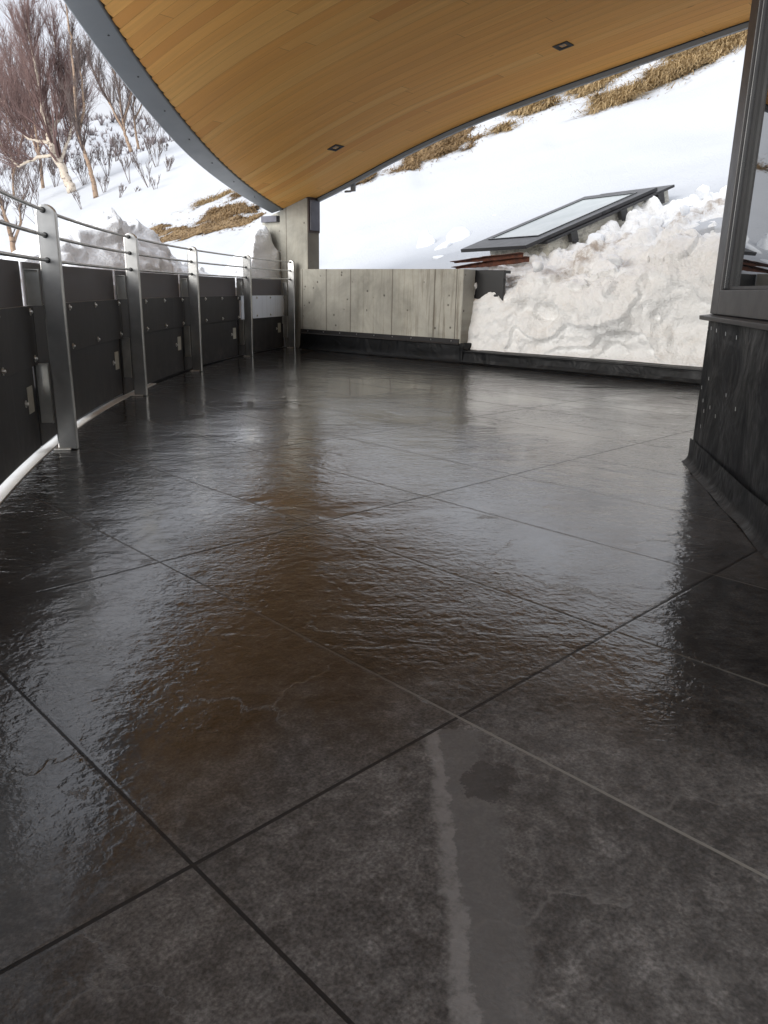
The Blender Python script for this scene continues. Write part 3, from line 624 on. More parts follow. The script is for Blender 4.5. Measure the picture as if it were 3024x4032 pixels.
# ------------------------------------------------------------------ snow bank behind the curb
nu, nt_ = 330, 250
ug = np.linspace(2.10, 6.4, nu); tg = np.linspace(0, 1, nt_)
Ug, Tg = np.meshgrid(ug, tg, indexing='ij')
_pv = np.array([.10, .105, .115, .13, .17, .25, .42, .75, 1.2, 1.8, 2.5, 3.0]); _pz = np.array([.06, .25, .45, .60, .70, .80, .90, 1.02, 1.18, 1.37, 1.58, 1.72])
_pl = np.concatenate([[0], np.cumsum(np.hypot(np.diff(_pv), np.diff(_pz)))]); _pl /= _pl[-1]
SHO = .30                                                # arc length where the cut face turns into the slope
base_v = np.interp(Tg, _pl, _pv); base_z = np.interp(Tg, _pl, _pz)
for _ in range(30): base_v[:, 1:-1] = .25 * base_v[:, :-2] + .5 * base_v[:, 1:-1] + .25 * base_v[:, 2:]; base_z[:, 1:-1] = .25 * base_z[:, :-2] + .5 * base_z[:, 1:-1] + .25 * base_z[:, 2:]
wob = fbm(Ug * .9, 3., 0., 3)
V_ = base_v - .05 * np.exp(-(Ug - 2.10) / .25) + .07 * np.clip(wob + .3, 0, 1) * np.clip(Tg / .15, 0, 1)
lift = np.clip((Ug - 2.3) / 2.2, 0, 1.4)
Z_ = base_z * (1 + 0 * Ug) + np.clip((base_z - .45) / .5, 0, 1) * (.17 * lift + .06 + .05 * fbm(Ug * 1.6, 8., 0., 3))
zt_ = terrain(w0[0] + Ug * U2[0] + V_ * N2[0], w0[1] + Ug * U2[1] + V_ * N2[1])
k_ = np.clip((Tg - .45) / .4, 0, 1); k_ = k_ * k_ * (3 - 2 * k_)
Z_ = Z_ * (1 - k_) + (zt_ + .04 - .30 * np.clip((Tg - .88) / .12, 0, 1)) * k_
XX = w0[0] + Ug * U2[0] + V_ * N2[0]; YY = w0[1] + Ug * U2[1] + V_ * N2[1]
pts = np.stack([XX, YY, Z_], -1)
du3 = np.gradient(pts, axis=0); dt3 = np.gradient(pts, axis=1); nrm = np.cross(du3, dt3); nrm /= np.linalg.norm(nrm, axis=-1, keepdims=True) + 1e-9
if nrm[nu // 2, 20, 1] > 0: nrm = -nrm
fx, fy, fz = XX, YY, Z_
fade = np.clip(Tg / .05, 0, 1) * (1 - np.clip((Tg - .93) / .07, 0, 1))
lumps = np.clip((Tg - .24) / .12, 0, 1)
face = 1 - lumps
def pebbles(sc, r0, seed):                               # rounded clods: nearest jittered cell centre
    qx, qy, qz = fx * sc, fy * sc, fz * sc; best = np.full(fx.shape, 9.)
    ix, iy, iz = np.floor(qx).astype(int), np.floor(qy).astype(int), np.floor(qz).astype(int); amp = np.zeros(fx.shape)
    for a_ in (-1, 0, 1):
        for b_ in (-1, 0, 1):
            for c_ in (-1, 0, 1):
                jx, jy, jz = ix + a_, iy + b_, iz + c_; hx = _h(jx + seed, jy, jz); hy = _h(jx, jy + seed, jz); hz = _h(jx, jy, jz + seed); hr = _h(jx + 3 * seed, jy + seed, jz)
                d = np.sqrt((jx + hx - qx) ** 2 + (jy + hy - qy) ** 2 + (jz + hz - qz) ** 2); rr = r0 * (.35 + .9 * hr)
                amp = np.maximum(amp, np.where(hr > .35, np.sqrt(np.maximum(0, rr * rr - d * d)), 0))
    return amp / sc
sparse = np.clip(.55 + 1.3 * fbm(fx * .8, fy * .8, fz * .8, 2), 0, 1)
chunk = pebbles(3.2, .60, 11) * .6 * sparse + pebbles(6.5, .6, 23) * .7 + pebbles(13., .6, 31) * .5
grain = .010 * fbm(fx * 9, fy * 9, fz * 9, 3, .6) + .006 * billow(fx * 24, fy * 24, fz * 24, 2)
slab = np.floor(2.2 * (fbm(fx * 1.0, fy * 1.0, fz * 1.7, 3) + 1.5)) / 2.2 - 1.5
soft = fbm(fx * 1.5, fy * 1.5, fz * 2.0, 5, .55)
dsp = 1.3 * grain + face * (.095 * soft + .12 * slab + .35 * chunk * np.clip(soft - .1, 0, .6)) + lumps * (1.15 * chunk - .05 + .06 * fbm(fx * 1.6, fy * 1.6, fz * 1.6, 4))
pts = pts + nrm * (dsp * fade)[..., None]
vv = (pts[..., 0] - w0[0]) * N2[0] + (pts[..., 1] - w0[1]) * N2[1]
push = np.maximum(0, -.012 - vv); pts[..., 0] += push * N2[0]; pts[..., 1] += push * N2[1]
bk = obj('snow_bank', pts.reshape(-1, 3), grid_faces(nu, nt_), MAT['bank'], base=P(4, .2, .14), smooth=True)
props(bk, 'lumpy dirty snow bank with a cut front face standing behind the black curb', 'snow bank')

# ------------------------------------------------------------------ loose snow blocks
def snow_block(px, y, size, seed, label, group='loose snow blocks on the slope', sq=(1, 1, 1), z=None):
    rs_ = np.random.RandomState(seed); c0 = onray(px, y)
    if z is not None: c0[2] = z
    n = 15; v = []
    th = np.linspace(0, math.pi, n); ph = np.linspace(0, 2 * math.pi, 2 * n, endpoint=False)
    pn = rs_.normal(0, 1, (13, 3)); pn /= np.linalg.norm(pn, axis=1)[:, None]; pd = rs_.uniform(.62, 1.0, 13)
    for t in th:
        for p in ph:
            d = np.array([math.sin(t) * math.cos(p), math.sin(t) * math.sin(p), math.cos(t)])
            dn = pn @ d; r = np.min(np.where(dn > .05, pd / np.maximum(dn, .05), 9)); r = min(r, 1.15)
            v.append(d * np.array(sq) * size * r * (1 + .05 * float(fbm(d[0] * 3 + seed, d[1] * 3, d[2] * 3, 3))))
    v = np.array(v); an = rs_.rand() * 3; rot = np.array(Matrix.Rotation(an, 3, 'Z') @ Matrix.Rotation(rs_.rand() * .8 - .4, 3, 'X')); v = v @ rot.T + c0
    f = [(i * 2 * n + k, i * 2 * n + (k + 1) % (2 * n), (i + 1) * 2 * n + (k + 1) % (2 * n), (i + 1) * 2 * n + k) for i in range(n - 1) for k in range(2 * n)]
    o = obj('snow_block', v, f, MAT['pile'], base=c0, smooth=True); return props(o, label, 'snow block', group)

# ------------------------------------------------------------------ skylight lying on the snow slope
SC = 9.16
e1 = np.array([.5118, -.8591, 0.]); e2 = np.array([.7968, .4880, .3474]); e2 /= np.linalg.norm(e2); e1 -= e2 * (e1 @ e2); e1 /= np.linalg.norm(e1); e3 = np.cross(e1, e2)
LL = onray((994.5, 538.5), 9.71)
skl = thing('skylight', LL + e1 * .6 + e2 * 1.1 - e3 * .35, 'dark framed roof skylight on a peeling white curb rising out of the snow', 'skylight')
def K(a, b, c): return LL + e1 * a + e2 * b + e3 * c
def ring(a0, a1, b0, b1, c0, c1, wa, wb0, wb1):
    m = MB()
    m.box(K(a0, b0, c0), e1 * (a1 - a0), e2 * wb0, e3 * (c1 - c0)); m.box(K(a0, b1 - wb1, c0), e1 * (a1 - a0), e2 * wb1, e3 * (c1 - c0))
    m.box(K(a0, b0 + wb0, c0), e1 * wa, e2 * (b1 - b0 - wb0 - wb1), e3 * (c1 - c0)); m.box(K(a1 - wa, b0 + wb0, c0), e1 * wa, e2 * (b1 - b0 - wb0 - wb1), e3 * (c1 - c0)); return m
WW, LLn = 1.2, 2.36
MB().box(K(.10, .34, -.42), e1 * 1.03, e2 * 1.98, e3 * .36).build('curb', MAT['curbpaint'], skl, bevel=.005)
ring(.03, WW, .28, LLn, -.075, -.045, .13, .12, .12).build('base_frame', MAT['frame'], skl, bevel=.004)
sash = ring(0, WW - .03, 0, 2.10, -.040, 0, .15, .33, .18).build('sash', MAT['frame'], skl, bevel=.004)
ring(.145, WW - .175, .325, 1.925, .001, .010, .022, .022, .022).build('glazing_bead', MAT['frame2'], sash)
MB().box(K(.16, .34, -.03), e1 * .87, e2 * 1.58, e3 * .031).build('pane', MAT['sky_glass'], sash)
for b in (.62, 1.42, 2.05):
    MB().box(K(WW - .045, b, -.17), e1 * .06, e2 * .10, e3 * .10).box(K(WW - .01, b + .015, -.19), e1 * .035, e2 * .07, e3 * .03).build('clasp', MAT['frame'], skl, bevel=.004)
for b in (1.17, 1.32):
    MB().box(K(WW - .0285, b, -.032), e1 * .006, e2 * .055, e3 * .022).build('catch', MAT['hole'], skl)
for k, (pa, pb, ya, yb, hgt, lab) in enumerate([((981, 567), (1130, 551), 9.15, 8.40, .045, 'long rusty steel strip sticking out of the snow just under the skylight'), ((984, 579), (1143, 560), 8.95, 8.20, .055, 'ragged rusty steel angle lying lowest on the snow below the skylight')]):
    a, b = onray(pa, ya), onray(pb, yb); L = b - a; m = MB(); n = 22
    secs = []
    for i in range(n):
        p = a + L * i / (n - 1); w = hgt * (.35 + .65 * min(1, i / (n * .45))) * (1 + .15 * float(vnoise(i * .9, k * 5.)))
        sx = np.cross(L / np.linalg.norm(L), Z3)
        secs.append([p - Z3 * w * .5, p - Z3 * w * .5 - sx * .004, p + Z3 * w * .5 - sx * .004, p + Z3 * w * .5 - sx * -.07, p + Z3 * (w * .5 - .005) + sx * .07, p + Z3 * (w * .5 - .006)])
    props(m.sweep(secs).build('rusty_strip', MAT['rust'], base=a), lab, 'steel strip', 'rusty strips below the skylight')

# ------------------------------------------------------------------ ploughed snow outside the railing
def heap(name, sil, ydist, width_in, width_out, zlow, mat, label, res=.035, rough=1., foot=None):
    """heightfield whose ridge follows the outline of the heap at its own distance"""
    pr = [onray(p, ydist(p[0])) for p in sil]
    S_, Z0 = [], []
    for p in pr:
        S_.append(RR * math.atan2(p[1] - RC[1], RC[0] - p[0])); Z0.append(p[2])
    o = np.argsort(S_); S_ = np.array(S_)[o]; Z0 = np.array(Z0)[o]
    dd = [math.hypot(p[0] - RC[0], p[1] - RC[1]) - RR for p in pr]; dd = np.array(dd)[o]
    s = np.arange(S_[0], S_[-1], res); zr = np.interp(s, S_, Z0); dr_ = np.interp(s, S_, dd)
    for _ in range(2): zr[1:-1] = .25 * zr[:-2] + .5 * zr[1:-1] + .25 * zr[2:]; 
    for _ in range(80): dr_[1:-1] = .25 * dr_[:-2] + .5 * dr_[1:-1] + .25 * dr_[2:]
    q = np.linspace(-1, 1, 110)
    Sg, Qg = np.meshgrid(s, q, indexing='ij'); ZR = zr[:, None] + 0 * Qg; DR = dr_[:, None] + 0 * Qg
    D = np.where(Qg < 0, DR + Qg * np.minimum(width_in, DR - .24), DR + Qg * width_out)
    th = Sg / RR; X = RC[0] - (RR + D) * np.cos(th); Y = RC[1] + (RR + D) * np.sin(th)
    zt = np.where(Qg < 0, zlow, np.minimum(terrain(X, Y) - .1, ZR))
    sh = np.where(Qg < 0, 1 - np.abs(Qg) ** 1.25, (1 - Qg ** 1.3))
    Z = zt + (ZR - zt) * np.clip(sh, 0, 1)
    edge = np.clip(np.abs(Qg) * 6, 0, 1) * np.clip((1 - np.abs(Qg)) * 6, 0, 1)
    nzv = .16 * fbm(X * 1.6, Y * 1.6, Z * 1.6, 4) + .22 * np.maximum(0, .45 - billow(X * 2.2, Y * 2.2, Z * 2.2, 3))
    nzv = nzv + .035 * fbm(X * 6, Y * 6, Z * 6, 4, .6) + .03 * np.maximum(0, .5 - billow(X * 5, Y * 5, Z * 5, 2))
    step = np.floor(3.5 * (fbm(X * 1.3, Y * 1.3, Z * 1.3, 2) + 1.5)) / 3.5 - 1.5
    Z = Z + rough * edge * (.8 * nzv - .05 + .06 * step)
    Z[:, 0] = -.5; Z[0] = np.minimum(Z[0], terrain(X[0], Y[0]) - .3); Z[-1] = np.minimum(Z[-1], terrain(X[-1], Y[-1]) - .3)
    D2 = rough * edge * .10 * fbm(X * 2.5 + 9, Y * 2.5, Z * 2.5, 3)
    X = X + D2; Y = Y + D2 * .3
    o = obj(name, np.stack([X, Y, Z], -1).reshape(-1, 3), grid_faces(*X.shape), mat, base=(float(X.mean()), float(Y.mean()), zlow), smooth=True)
    return props(o, label, 'snow pile')
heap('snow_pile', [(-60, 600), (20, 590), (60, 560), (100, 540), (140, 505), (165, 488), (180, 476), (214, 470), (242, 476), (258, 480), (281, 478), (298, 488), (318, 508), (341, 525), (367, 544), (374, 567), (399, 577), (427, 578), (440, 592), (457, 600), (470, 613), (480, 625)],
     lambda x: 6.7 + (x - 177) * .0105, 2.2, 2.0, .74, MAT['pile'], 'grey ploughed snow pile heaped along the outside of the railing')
snow_block((209, 474), 7.05, .125, 5, 'rounded block of old snow topping the ploughed pile beyond the railing', sq=(1.0, .9, .85))
snow_block((288, 487), 7.9, .075, 8, 'flat chunk of snow on the crest of the ploughed pile, right of the taller block', sq=(1.3, .9, .5))
snow_block((398, 592), 9.0, .10, 9, 'upright lump at the low far end of the ploughed pile, left of the middle post', sq=(.7, .7, 1.2))
snow_block((430, 594), 9.3, .10, 10, 'lump behind the third post from the front, at the low end of the ploughed pile', sq=(.7, .8, 1.1))
def mound():
    sil = [(440, 640), (455, 618), (480, 590), (500, 567), (513, 549), (533, 525), (553, 498), (561, 487), (573, 487), (581, 498), (586, 521), (592, 533), (611, 551), (624, 572), (633, 598), (642, 640)]
    pr = np.array([onray(p, 10.3) for p in sil]); xs = np.arange(pr[0, 0], pr[-1, 0], .012); zr = np.interp(xs, pr[:, 0], pr[:, 2])
    q = np.linspace(-1, 1, 120); Xg, Qg = np.meshgrid(xs, q, indexing='ij'); ZR = zr[:, None] + 0 * Qg
    yf = np.maximum(9.3, RC[1] + np.sqrt(np.maximum(14.577 ** 2 - (RC[0] - xs) ** 2, 0)))[:, None]; yr = np.maximum(10.3, yf + .12)
    Y = np.where(Qg < 0, yr + Qg * (yr - yf), yr + Qg * 1.5)
    zt = np.where(Qg < 0, .70, terrain(Xg, Y) - .1)
    Z = zt + (ZR - zt) * np.where(Qg < 0, 1 - np.abs(Qg) ** 1.3, 1 - np.abs(Qg) ** 1.4)
    Z = np.maximum(Z, .3)
    e = np.clip(np.abs(Qg) * 5, 0, 1)
    Z = Z + e * (.05 * fbm(Xg * 2.5, Y * 2.5, Z * 2.5, 4) + .02 * fbm(Xg * 9, Y * 9, Z * 9, 3)); Y = Y + e * .05 * fbm(Xg * 4, Y * 3, Z * 4, 4)
    Z[:, 0] = -.5; Z[:, -1] = -.5; Z[0] = -.5; Z[-1] = -.5
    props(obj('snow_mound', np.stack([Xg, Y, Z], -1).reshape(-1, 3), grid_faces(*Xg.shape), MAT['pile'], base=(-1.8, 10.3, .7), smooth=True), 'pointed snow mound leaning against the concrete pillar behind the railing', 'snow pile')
mound()
for px, y, sz, sd_, lab, sq in [((920, 540), 12.2, .23, 21, 'upright rounded slab of snow standing alone on the slope left of the skylight', (.7, .35, 1.25)),
                            ((1000, 524), 11.8, .24, 22, 'wide flat-topped snow block behind the lower left corner of the skylight', (1.1, .8, .8)),
                            ((962, 538), 11.6, .15, 23, 'small snow block between the upright slab and the flat-topped block', (1, .8, .7)),
                            ((1066, 502), 12.4, .24, 24, 'wedge of snow leaning against the left side of the skylight', (.8, .5, 1.1)),
                            ((1522, 414), 9.3, .085, 25, 'cube-like snow block high on the bank beside the house window', (1, 1, .8)),
                            ((1160, 575), 7.95, .075, 26, 'pale squarish snow block lying below the corner of the skylight curb', (1.3, .8, .8)),
                            ((950, 562), 10.8, .10, 27, 'small lump of snow at the foot of the slope above the concrete wall', (1.2, .9, .7)),
                            ((1288, 520), 8.6, .09, 28, 'round snow lump on the bank below the middle of the skylight', (1.1, 1, .8)),
                            ((1330, 560), 7.6, .07, 29, 'low snow clod in the middle of the bank under the dirt streak', (1.1, 1, .7)),
                            ((1420, 480), 8.6, .08, 30, 'snow clod on the upper bank right of the skylight curb', (1, 1, .8)),
                            ((1480, 455), 8.4, .07, 31, 'snow clod near the house end of the upper bank', (1, .8, .7))]:
    snow_block(px, y, sz, sd_, lab, sq=sq)

# ------------------------------------------------------------------ patches of dead grass melting out of the hill
def inpoly(x, y, poly):
    r = np.zeros(np.shape(x), bool); n = len(poly)
    for i in range(n):
        (x0, y0), (x1, y1) = poly[i], poly[(i + 1) % n]
        c = ((y0 > y) != (y1 > y)) & (x < (x1 - x0) * (y - y0) / (y1 - y0 + 1e-12) + x0); r ^= c
    return r
def grass_patch(polypx, label, blades, bl=.3, hgt=.10, mats=('soil', 'straw'), seed=1, hole=.0):
    hgt *= .6
    rs_ = np.random.RandomState(seed)
    w = np.array([on_terrain(p) for p in polypx]); poly = [(p[0], p[1]) for p in w]
    x0, y0 = w[:, :2].min(0) - .2; x1, y1 = w[:, :2].max(0) + .2
    step = max(.07, math.sqrt((x1 - x0) * (y1 - y0) / 9000))
    gx, gy = np.meshgrid(np.arange(x0, x1, step), np.arange(y0, y1, step), indexing='ij')
    wx = gx + .25 * fbm(gx * 1.5, gy * 1.5, 2., 3); wy = gy + .25 * fbm(gx * 1.5, gy * 1.5, 9., 3)
    ins = inpoly(wx, wy, poly)
    if hole: ins &= fbm(gx * 1.1, gy * 1.1, seed * 1.7, 4) < hole
    gz = terrain(gx, gy) + .015 + hgt * np.clip(.35 + fbm(gx * 2.4, gy * 2.4, 4., 4) * .7 + .35 * vnoise(gx * 9, gy * 9), 0.03, 1.6)
    nr, nc = gx.shape; idx = -np.ones((nr, nc), int); cells = ins[:-1, :-1] & ins[1:, 1:]
    V = []; F = []
    def vi(i, j):
        if idx[i, j] < 0: idx[i, j] = len(V); e = ins[max(0, i - 1):i + 2, max(0, j - 1):j + 2].all(); V.append((gx[i, j], gy[i, j], gz[i, j] if e else gz[i, j] - hgt * .6 - .03))
        return idx[i, j]
    for i, j in zip(*np.where(cells)): F.append((vi(i, j), vi(i + 1, j), vi(i + 1, j + 1), vi(i, j + 1)))
    base = (float(w[:, 0].mean()), float(w[:, 1].mean()), float(w[:, 2].mean()))
    t = thing('grass_patch', base, label, 'grass patch', 'dead grass patches on the snow hill')
    if F: obj('turf', V, F, MAT[mats[0]], t, smooth=True)
    ii, jj = np.where(cells)
    if len(ii) == 0: return
    pick = rs_.randint(0, len(ii), blades); V = []; F = []
    clump = vnoise(gx * 2.2, gy * 2.2, 7.)
    for k in pick:
        i, j = ii[k], jj[k]; x = gx[i, j] + rs_.rand() * step; y = gy[i, j] + rs_.rand() * step; z = gz[i, j]
        if rs_.rand() < .14: x += rs_.normal(0, .3); y += rs_.normal(0, .3); z = tz1(x, y) + .01
        L = bl * (.3 + 1.2 * rs_.rand() ** 1.5); an = rs_.normal(-2.1 + 1.2 * clump[i, j], .7); dx, dy = math.cos(an), math.sin(an)
        wd_ = .007 + .009 * rs_.rand(); px_, py_ = -dy * wd_, dx * wd_; b = len(V); up_ = .08 + .75 * rs_.rand() ** 2
        for f_, zz in ((0, -.02), (.45, up_ * .42), (.8, up_ * .42), (1., up_ * .2)):
            ww = (1 - f_ * .8); xx, yy = x + dx * L * f_ * .85, y + dy * L * f_ * .85
            dz = (dx * .33 + dy * .3) * L * f_ * .85
            V += [(xx - px_ * ww, yy - py_ * ww, z + zz * L + dz), (xx + px_ * ww, yy + py_ * ww, z + zz * L + dz)]
        F += [(b, b + 1, b + 3, b + 2), (b + 2, b + 3, b + 5, b + 4), (b + 4, b + 5, b + 7, b + 6)]
    obj('blades', V, F, MAT[mats[1]], t)
GP = [
    ([(301, 499), (357, 488), (430, 479), (559, 464), (563, 476), (473, 498), (387, 520), (357, 527), (327, 512)], 'long flat strip of brown litter left of the pillar, lowest of the bare strips', 6000, .14, .05, ('soil', 'chip')),
    ([(443, 473), (464, 453), (533, 438), (562, 455), (494, 473), (447, 477)], 'dark tufted grass mound just above the long brown strip', 3500, .2, .16, ('soil', 'chip')),
    ([(415, 449), (430, 438), (503, 411), (507, 417), (456, 436), (419, 450)], 'thin tan strip of flattened grass highest under the curved roof edge', 1800, .3, .06, ('chip', 'straw')),
    ([(487, 435), (494, 423), (516, 417), (516, 424), (496, 437)], 'small dark tuft at the right end of the thin tan strip', 700, .2, .14, ('soil', 'chip')),
    ([(736, 409), (770, 386), (813, 364), (819, 382), (794, 392)], 'dark scrubby grass patch tucked under the roof edge nearest the pillar', 2500, .2, .16, ('soil', 'chip')),
    ([(856, 358), (872, 331), (934, 300), (992, 280), (1043, 291), (1050, 302), (1043, 312), (985, 325), (950, 344), (909, 363), (871, 374), (861, 369)], 'broad brown grass patch in the middle of the band under the roof edge', 8000, .22, .2, ('soil', 'chip')),
    ([(1053, 299), (1087, 274), (1106, 240), (1151, 212), (1204, 190), (1198, 210), (1157, 235), (1195, 226), (1157, 261), (1112, 287), (1093, 297)], 'patchy straw grass right of the broad brown patch', 5200, .34, .14, ('chip', 'straw')),
    ([(1222, 202), (1246, 190), (1278, 189), (1303, 176), (1323, 157), (1369, 136), (1374, 146), (1329, 169), (1310, 185), (1272, 198), (1246, 214)], 'slim tan tussocks hanging close to the straight roof edge', 3600, .38, .10, ('chip', 'straw')),
    ([(1272, 222), (1303, 209), (1367, 193), (1386, 171), (1424, 148), (1437, 121), (1475, 93), (1520, 84), (1564, 80), (1640, 66), (1640, 92), (1612, 100), (1558, 122), (1545, 138), (1494, 157), (1462, 173), (1367, 211), (1335, 230), (1291, 241)], 'largest drooping golden grass bank at the top right beside the window', 13000, .42, .2, ('soil', 'straw'))]
for k, (pp, lab, nb_, bl, hg, ms) in enumerate(GP): grass_patch(pp, lab, nb_, bl, hg, ms, seed=11 + k, hole=(.75, .7, .6, 0, .35, .38, .25, .35, .40)[k])
grass_patch([(-30, 600), (-28, 570), (22, 558), (26, 572), (10, 590)], 'wisp of dry grass at the foot of the dark rock beyond the near railing', 500, .25, .08, ('soil', 'straw'), seed=40)
# dark rock at the left edge
c0 = on_terrain((-14, 592)); v = []; n = 16
for t in np.linspace(0, math.pi, n):
    for p in np.linspace(0, 2 * math.pi, 24, endpoint=False):
        d = np.array([math.sin(t) * math.cos(p), math.sin(t) * math.sin(p), math.cos(t) * 1.5]); v.append(c0 + d * .0105 * c0[1] * (1 + .3 * float(fbm(d[0] * 2, d[1] * 2, d[2] * 2, 3))))
props(obj('rock', v, [(i * 24 + k, (i + 1) * 24 + k, (i + 1) * 24 + (k + 1) % 24, i * 24 + (k + 1) % 24) for i in range(n - 1) for k in range(24)], MAT['rock'], base=c0, smooth=True), 'dark bluish rock cut off by the left edge beyond the railing', 'rock')

# ------------------------------------------------------------------ bare birches and shrubs
def rotv(v, ax, an):
    ax = ax / (np.linalg.norm(ax) + 1e-9); return v * math.cos(an) + np.cross(ax, v) * math.sin(an) + ax * (ax @ v) * (1 - math.cos(an))
def seg_path(p, d, L, n, up, jit, rs_):
    pts = [p]; d = d / np.linalg.norm(d)
    for i in range(n):
        d = d + up * Z3 / n + rs_.normal(0, jit, 3); d = d / np.linalg.norm(d); pts.append(pts[-1] + d * L / n)
    return pts
def tree(name, stems, label, cat, group, bark, twigm, seed, nbr=26, ntw=10, blen=(.9, 2.6), start=.22, spread=.55, rtw=.010, sub3=2, up=.9):
    rs_ = np.random.RandomState(seed); base = stems[0][0][0]
    t = thing(name, base, label, cat, group); tk = MB(); tw = MB()
    for (pl, r0, r1, dens) in stems:
        pl = [np.asarray(p, float) for p in pl]; m = len(pl); 
        # smooth the stem
        q = []
        for i in range(m - 1):
            for f in np.linspace(0, 1, 5, endpoint=False): q.append(pl[i] + (pl[i + 1] - pl[i]) * f + rs_.normal(0, r0 * .15, 3) * (len(q) > 1))
        q.append(pl[-1]); nq = len(q); rad = [r0 + (r1 - r0) * (i / (nq - 1)) ** .8 for i in range(nq)]
        tk.tube(q, rad, 7); Ltot = sum(np.linalg.norm(pl[i + 1] - pl[i]) for i in range(m - 1))
        for b in range(int(nbr * dens)):
            f = start + (1 - start) * rs_.rand() ** .85; i = min(int(f * (nq - 1)), nq - 2); p = q[i] + (q[i + 1] - q[i]) * (f * (nq - 1) - i)
            ax = q[min(i + 1, nq - 1)] - q[i]; ax /= np.linalg.norm(ax) + 1e-9; an = rs_.rand() * 6.283
            side = np.array([math.cos(an), math.sin(an), 0.]); d = ax * .7 + side * spread * (.6 + .8 * rs_.rand()) + Z3 * .25
            L = (blen[0] + (blen[1] - blen[0]) * rs_.rand()) * (1.15 - .6 * f); br = seg_path(p, d, L, 6, up * (.4 + .8 * rs_.rand()), .07, rs_); rb = max(rtw * 1.5, rad[i] * .38)
            tw.tube(br, [rb * (1 - .75 * k / 6) + .002 for k in range(7)], 4, False)
            for c in range(ntw):
                k = 1 + rs_.randint(0, 5); g = rs_.rand(); p2 = br[k] + (br[k + 1] - br[k]) * g; d2 = br[k + 1] - br[k]; d2 = d2 / np.linalg.norm(d2)
                d2 = d2 + rs_.normal(0, .38, 3) + Z3 * .15; L2 = L * (.22 + .33 * rs_.rand()); tp = seg_path(p2, d2, L2, 3, .35, .08, rs_)
                tw.tube(tp, [rtw, rtw * .8, rtw * .6, rtw * .35], 3, False)
                for e in range(sub3):
                    kk = rs_.randint(0, 3); p3 = tp[kk] + (tp[kk + 1] - tp[kk]) * rs_.rand(); d3 = (tp[kk + 1] - tp[kk]); d3 = d3 / np.linalg.norm(d3) + rs_.normal(0, .42, 3)
                    tpp = seg_path(p3, d3, L2 * (.3 + .4 * rs_.rand()), 2, .25, .06, rs_); tw.tube(tpp, [rtw * .7, rtw * .55, rtw * .3], 3, False)
    tk.build('trunk', MAT[bark], t, smooth=True); tw.build('crown', MAT[twigm], t)
    return t
def px3(pts, y0, dy=0.): return [onray(p, y0 + dy * i) for i, p in enumerate(pts)]
def at_base(px): return float(on_terrain(px)[1])
G = 'bare birches on the snow hill'
Y1 = at_base((157, 414))
tree('birch_tree', [(px3([(157, 416), (142, 380), (122, 338), (108, 300), (104, 276)], Y1), .27, .16, .5), (px3([(106, 290), (122, 262), (134, 240), (137, 200), (128, 140), (112, 70)], Y1, .2), .15, .03, 1.3),
                    (px3([(107, 285), (92, 240), (84, 180), (70, 110), (56, 50)], Y1, -.3), .16, .03, 1.3), (px3([(120, 335), (80, 340), (40, 360), (10, 330), (-10, 280)], Y1, .3), .11, .03, .8),
                    (px3([(112, 310), (60, 300), (20, 250), (-10, 190)], Y1, .3), .10, .03, 1.0), (px3([(130, 350), (150, 300), (160, 240), (150, 160)], Y1, .4), .10, .03, 1.0)],
     'leaning white-barked birch with a dense reddish crown', 'tree', G, 'birch', 'twig', 1, nbr=46, ntw=18, blen=(1.2, 3.2), start=.18, rtw=.0085)
Y2 = at_base((207, 427))
tree('birch_tree', [(px3([(208, 429), (203, 395), (196, 370), (184, 332), (170, 290), (164, 240), (160, 170), (152, 80), (143, 10), (138, -40)], Y2), .13, .02, 1.1), (px3([(170, 290), (182, 235), (178, 180), (170, 120)], Y2, .3), .08, .02, .6)],
     'slender tall birch with a bare stem, the tallest one just left of the roof edge', 'tree', G, 'tan', 'twig2', 2, nbr=42, ntw=13, blen=(.7, 1.9), start=.3, spread=.4, rtw=.0085)
Y3 = at_base((283, 326))
tree('birch_tree', [(px3([(284, 328), (270, 290), (264, 250), (258, 200), (240, 130), (222, 100)], Y3), .17, .025, 1.3), (px3([(268, 282), (235, 220), (205, 160), (185, 110)], Y3, .4), .13, .03, 1.1), (px3([(266, 270), (285, 200), (280, 150), (262, 105)], Y3, .4), .12, .03, 1.1)],
     'broad vase-shaped birch farther up the hill with tan peeling bark', 'tree', G, 'tan', 'twig2', 3, nbr=44, ntw=17, blen=(1.2, 3.4), start=.2, rtw=.009)
tree('birch_tree', [(px3([(300, 322), (292, 280), (288, 235), (292, 190), (300, 150)], Y3 + 1.5), .13, .025, 1.2), (px3([(290, 260), (310, 220), (325, 190), (335, 170)], Y3 + 1.5, .3), .09, .02, .8)],
     'short birch standing close behind the vase-shaped one, against the roof edge', 'tree', G, 'tan', 'twig2', 4, nbr=36, ntw=10, blen=(.9, 2.6), start=.25, rtw=.0095)
Y4 = at_base((95, 412)) + 2
tree('birch_tree', [(px3([(94, 414), (88, 350), (78, 290), (68, 220), (50, 130), (40, 60)], Y4), .12, .025, 1.3), (px3([(86, 340), (60, 270), (30, 190), (10, 110)], Y4, .4), .12, .03, 1.2)],
     'straight tan birch half hidden behind the leaning white one', 'tree', G, 'tan', 'twig', 5, nbr=46, ntw=17, blen=(1.2, 3.2), start=.15, rtw=.009)
Y5 = at_base((40, 420)) + 5
tree('birch_tree', [(px3([(30, 428), (26, 350), (15, 260), (5, 170), (-10, 90)], Y5), .12, .025, 1.3), (px3([(28, 380), (50, 290), (58, 210), (54, 130)], Y5, .4), .12, .03, 1.2)],
     'birch at the far left behind the upper rail, its crown cut by the photo edge', 'tree', G, 'tan', 'twig', 6, nbr=48, ntw=17, blen=(1.2, 3.2), start=.1, rtw=.0095)
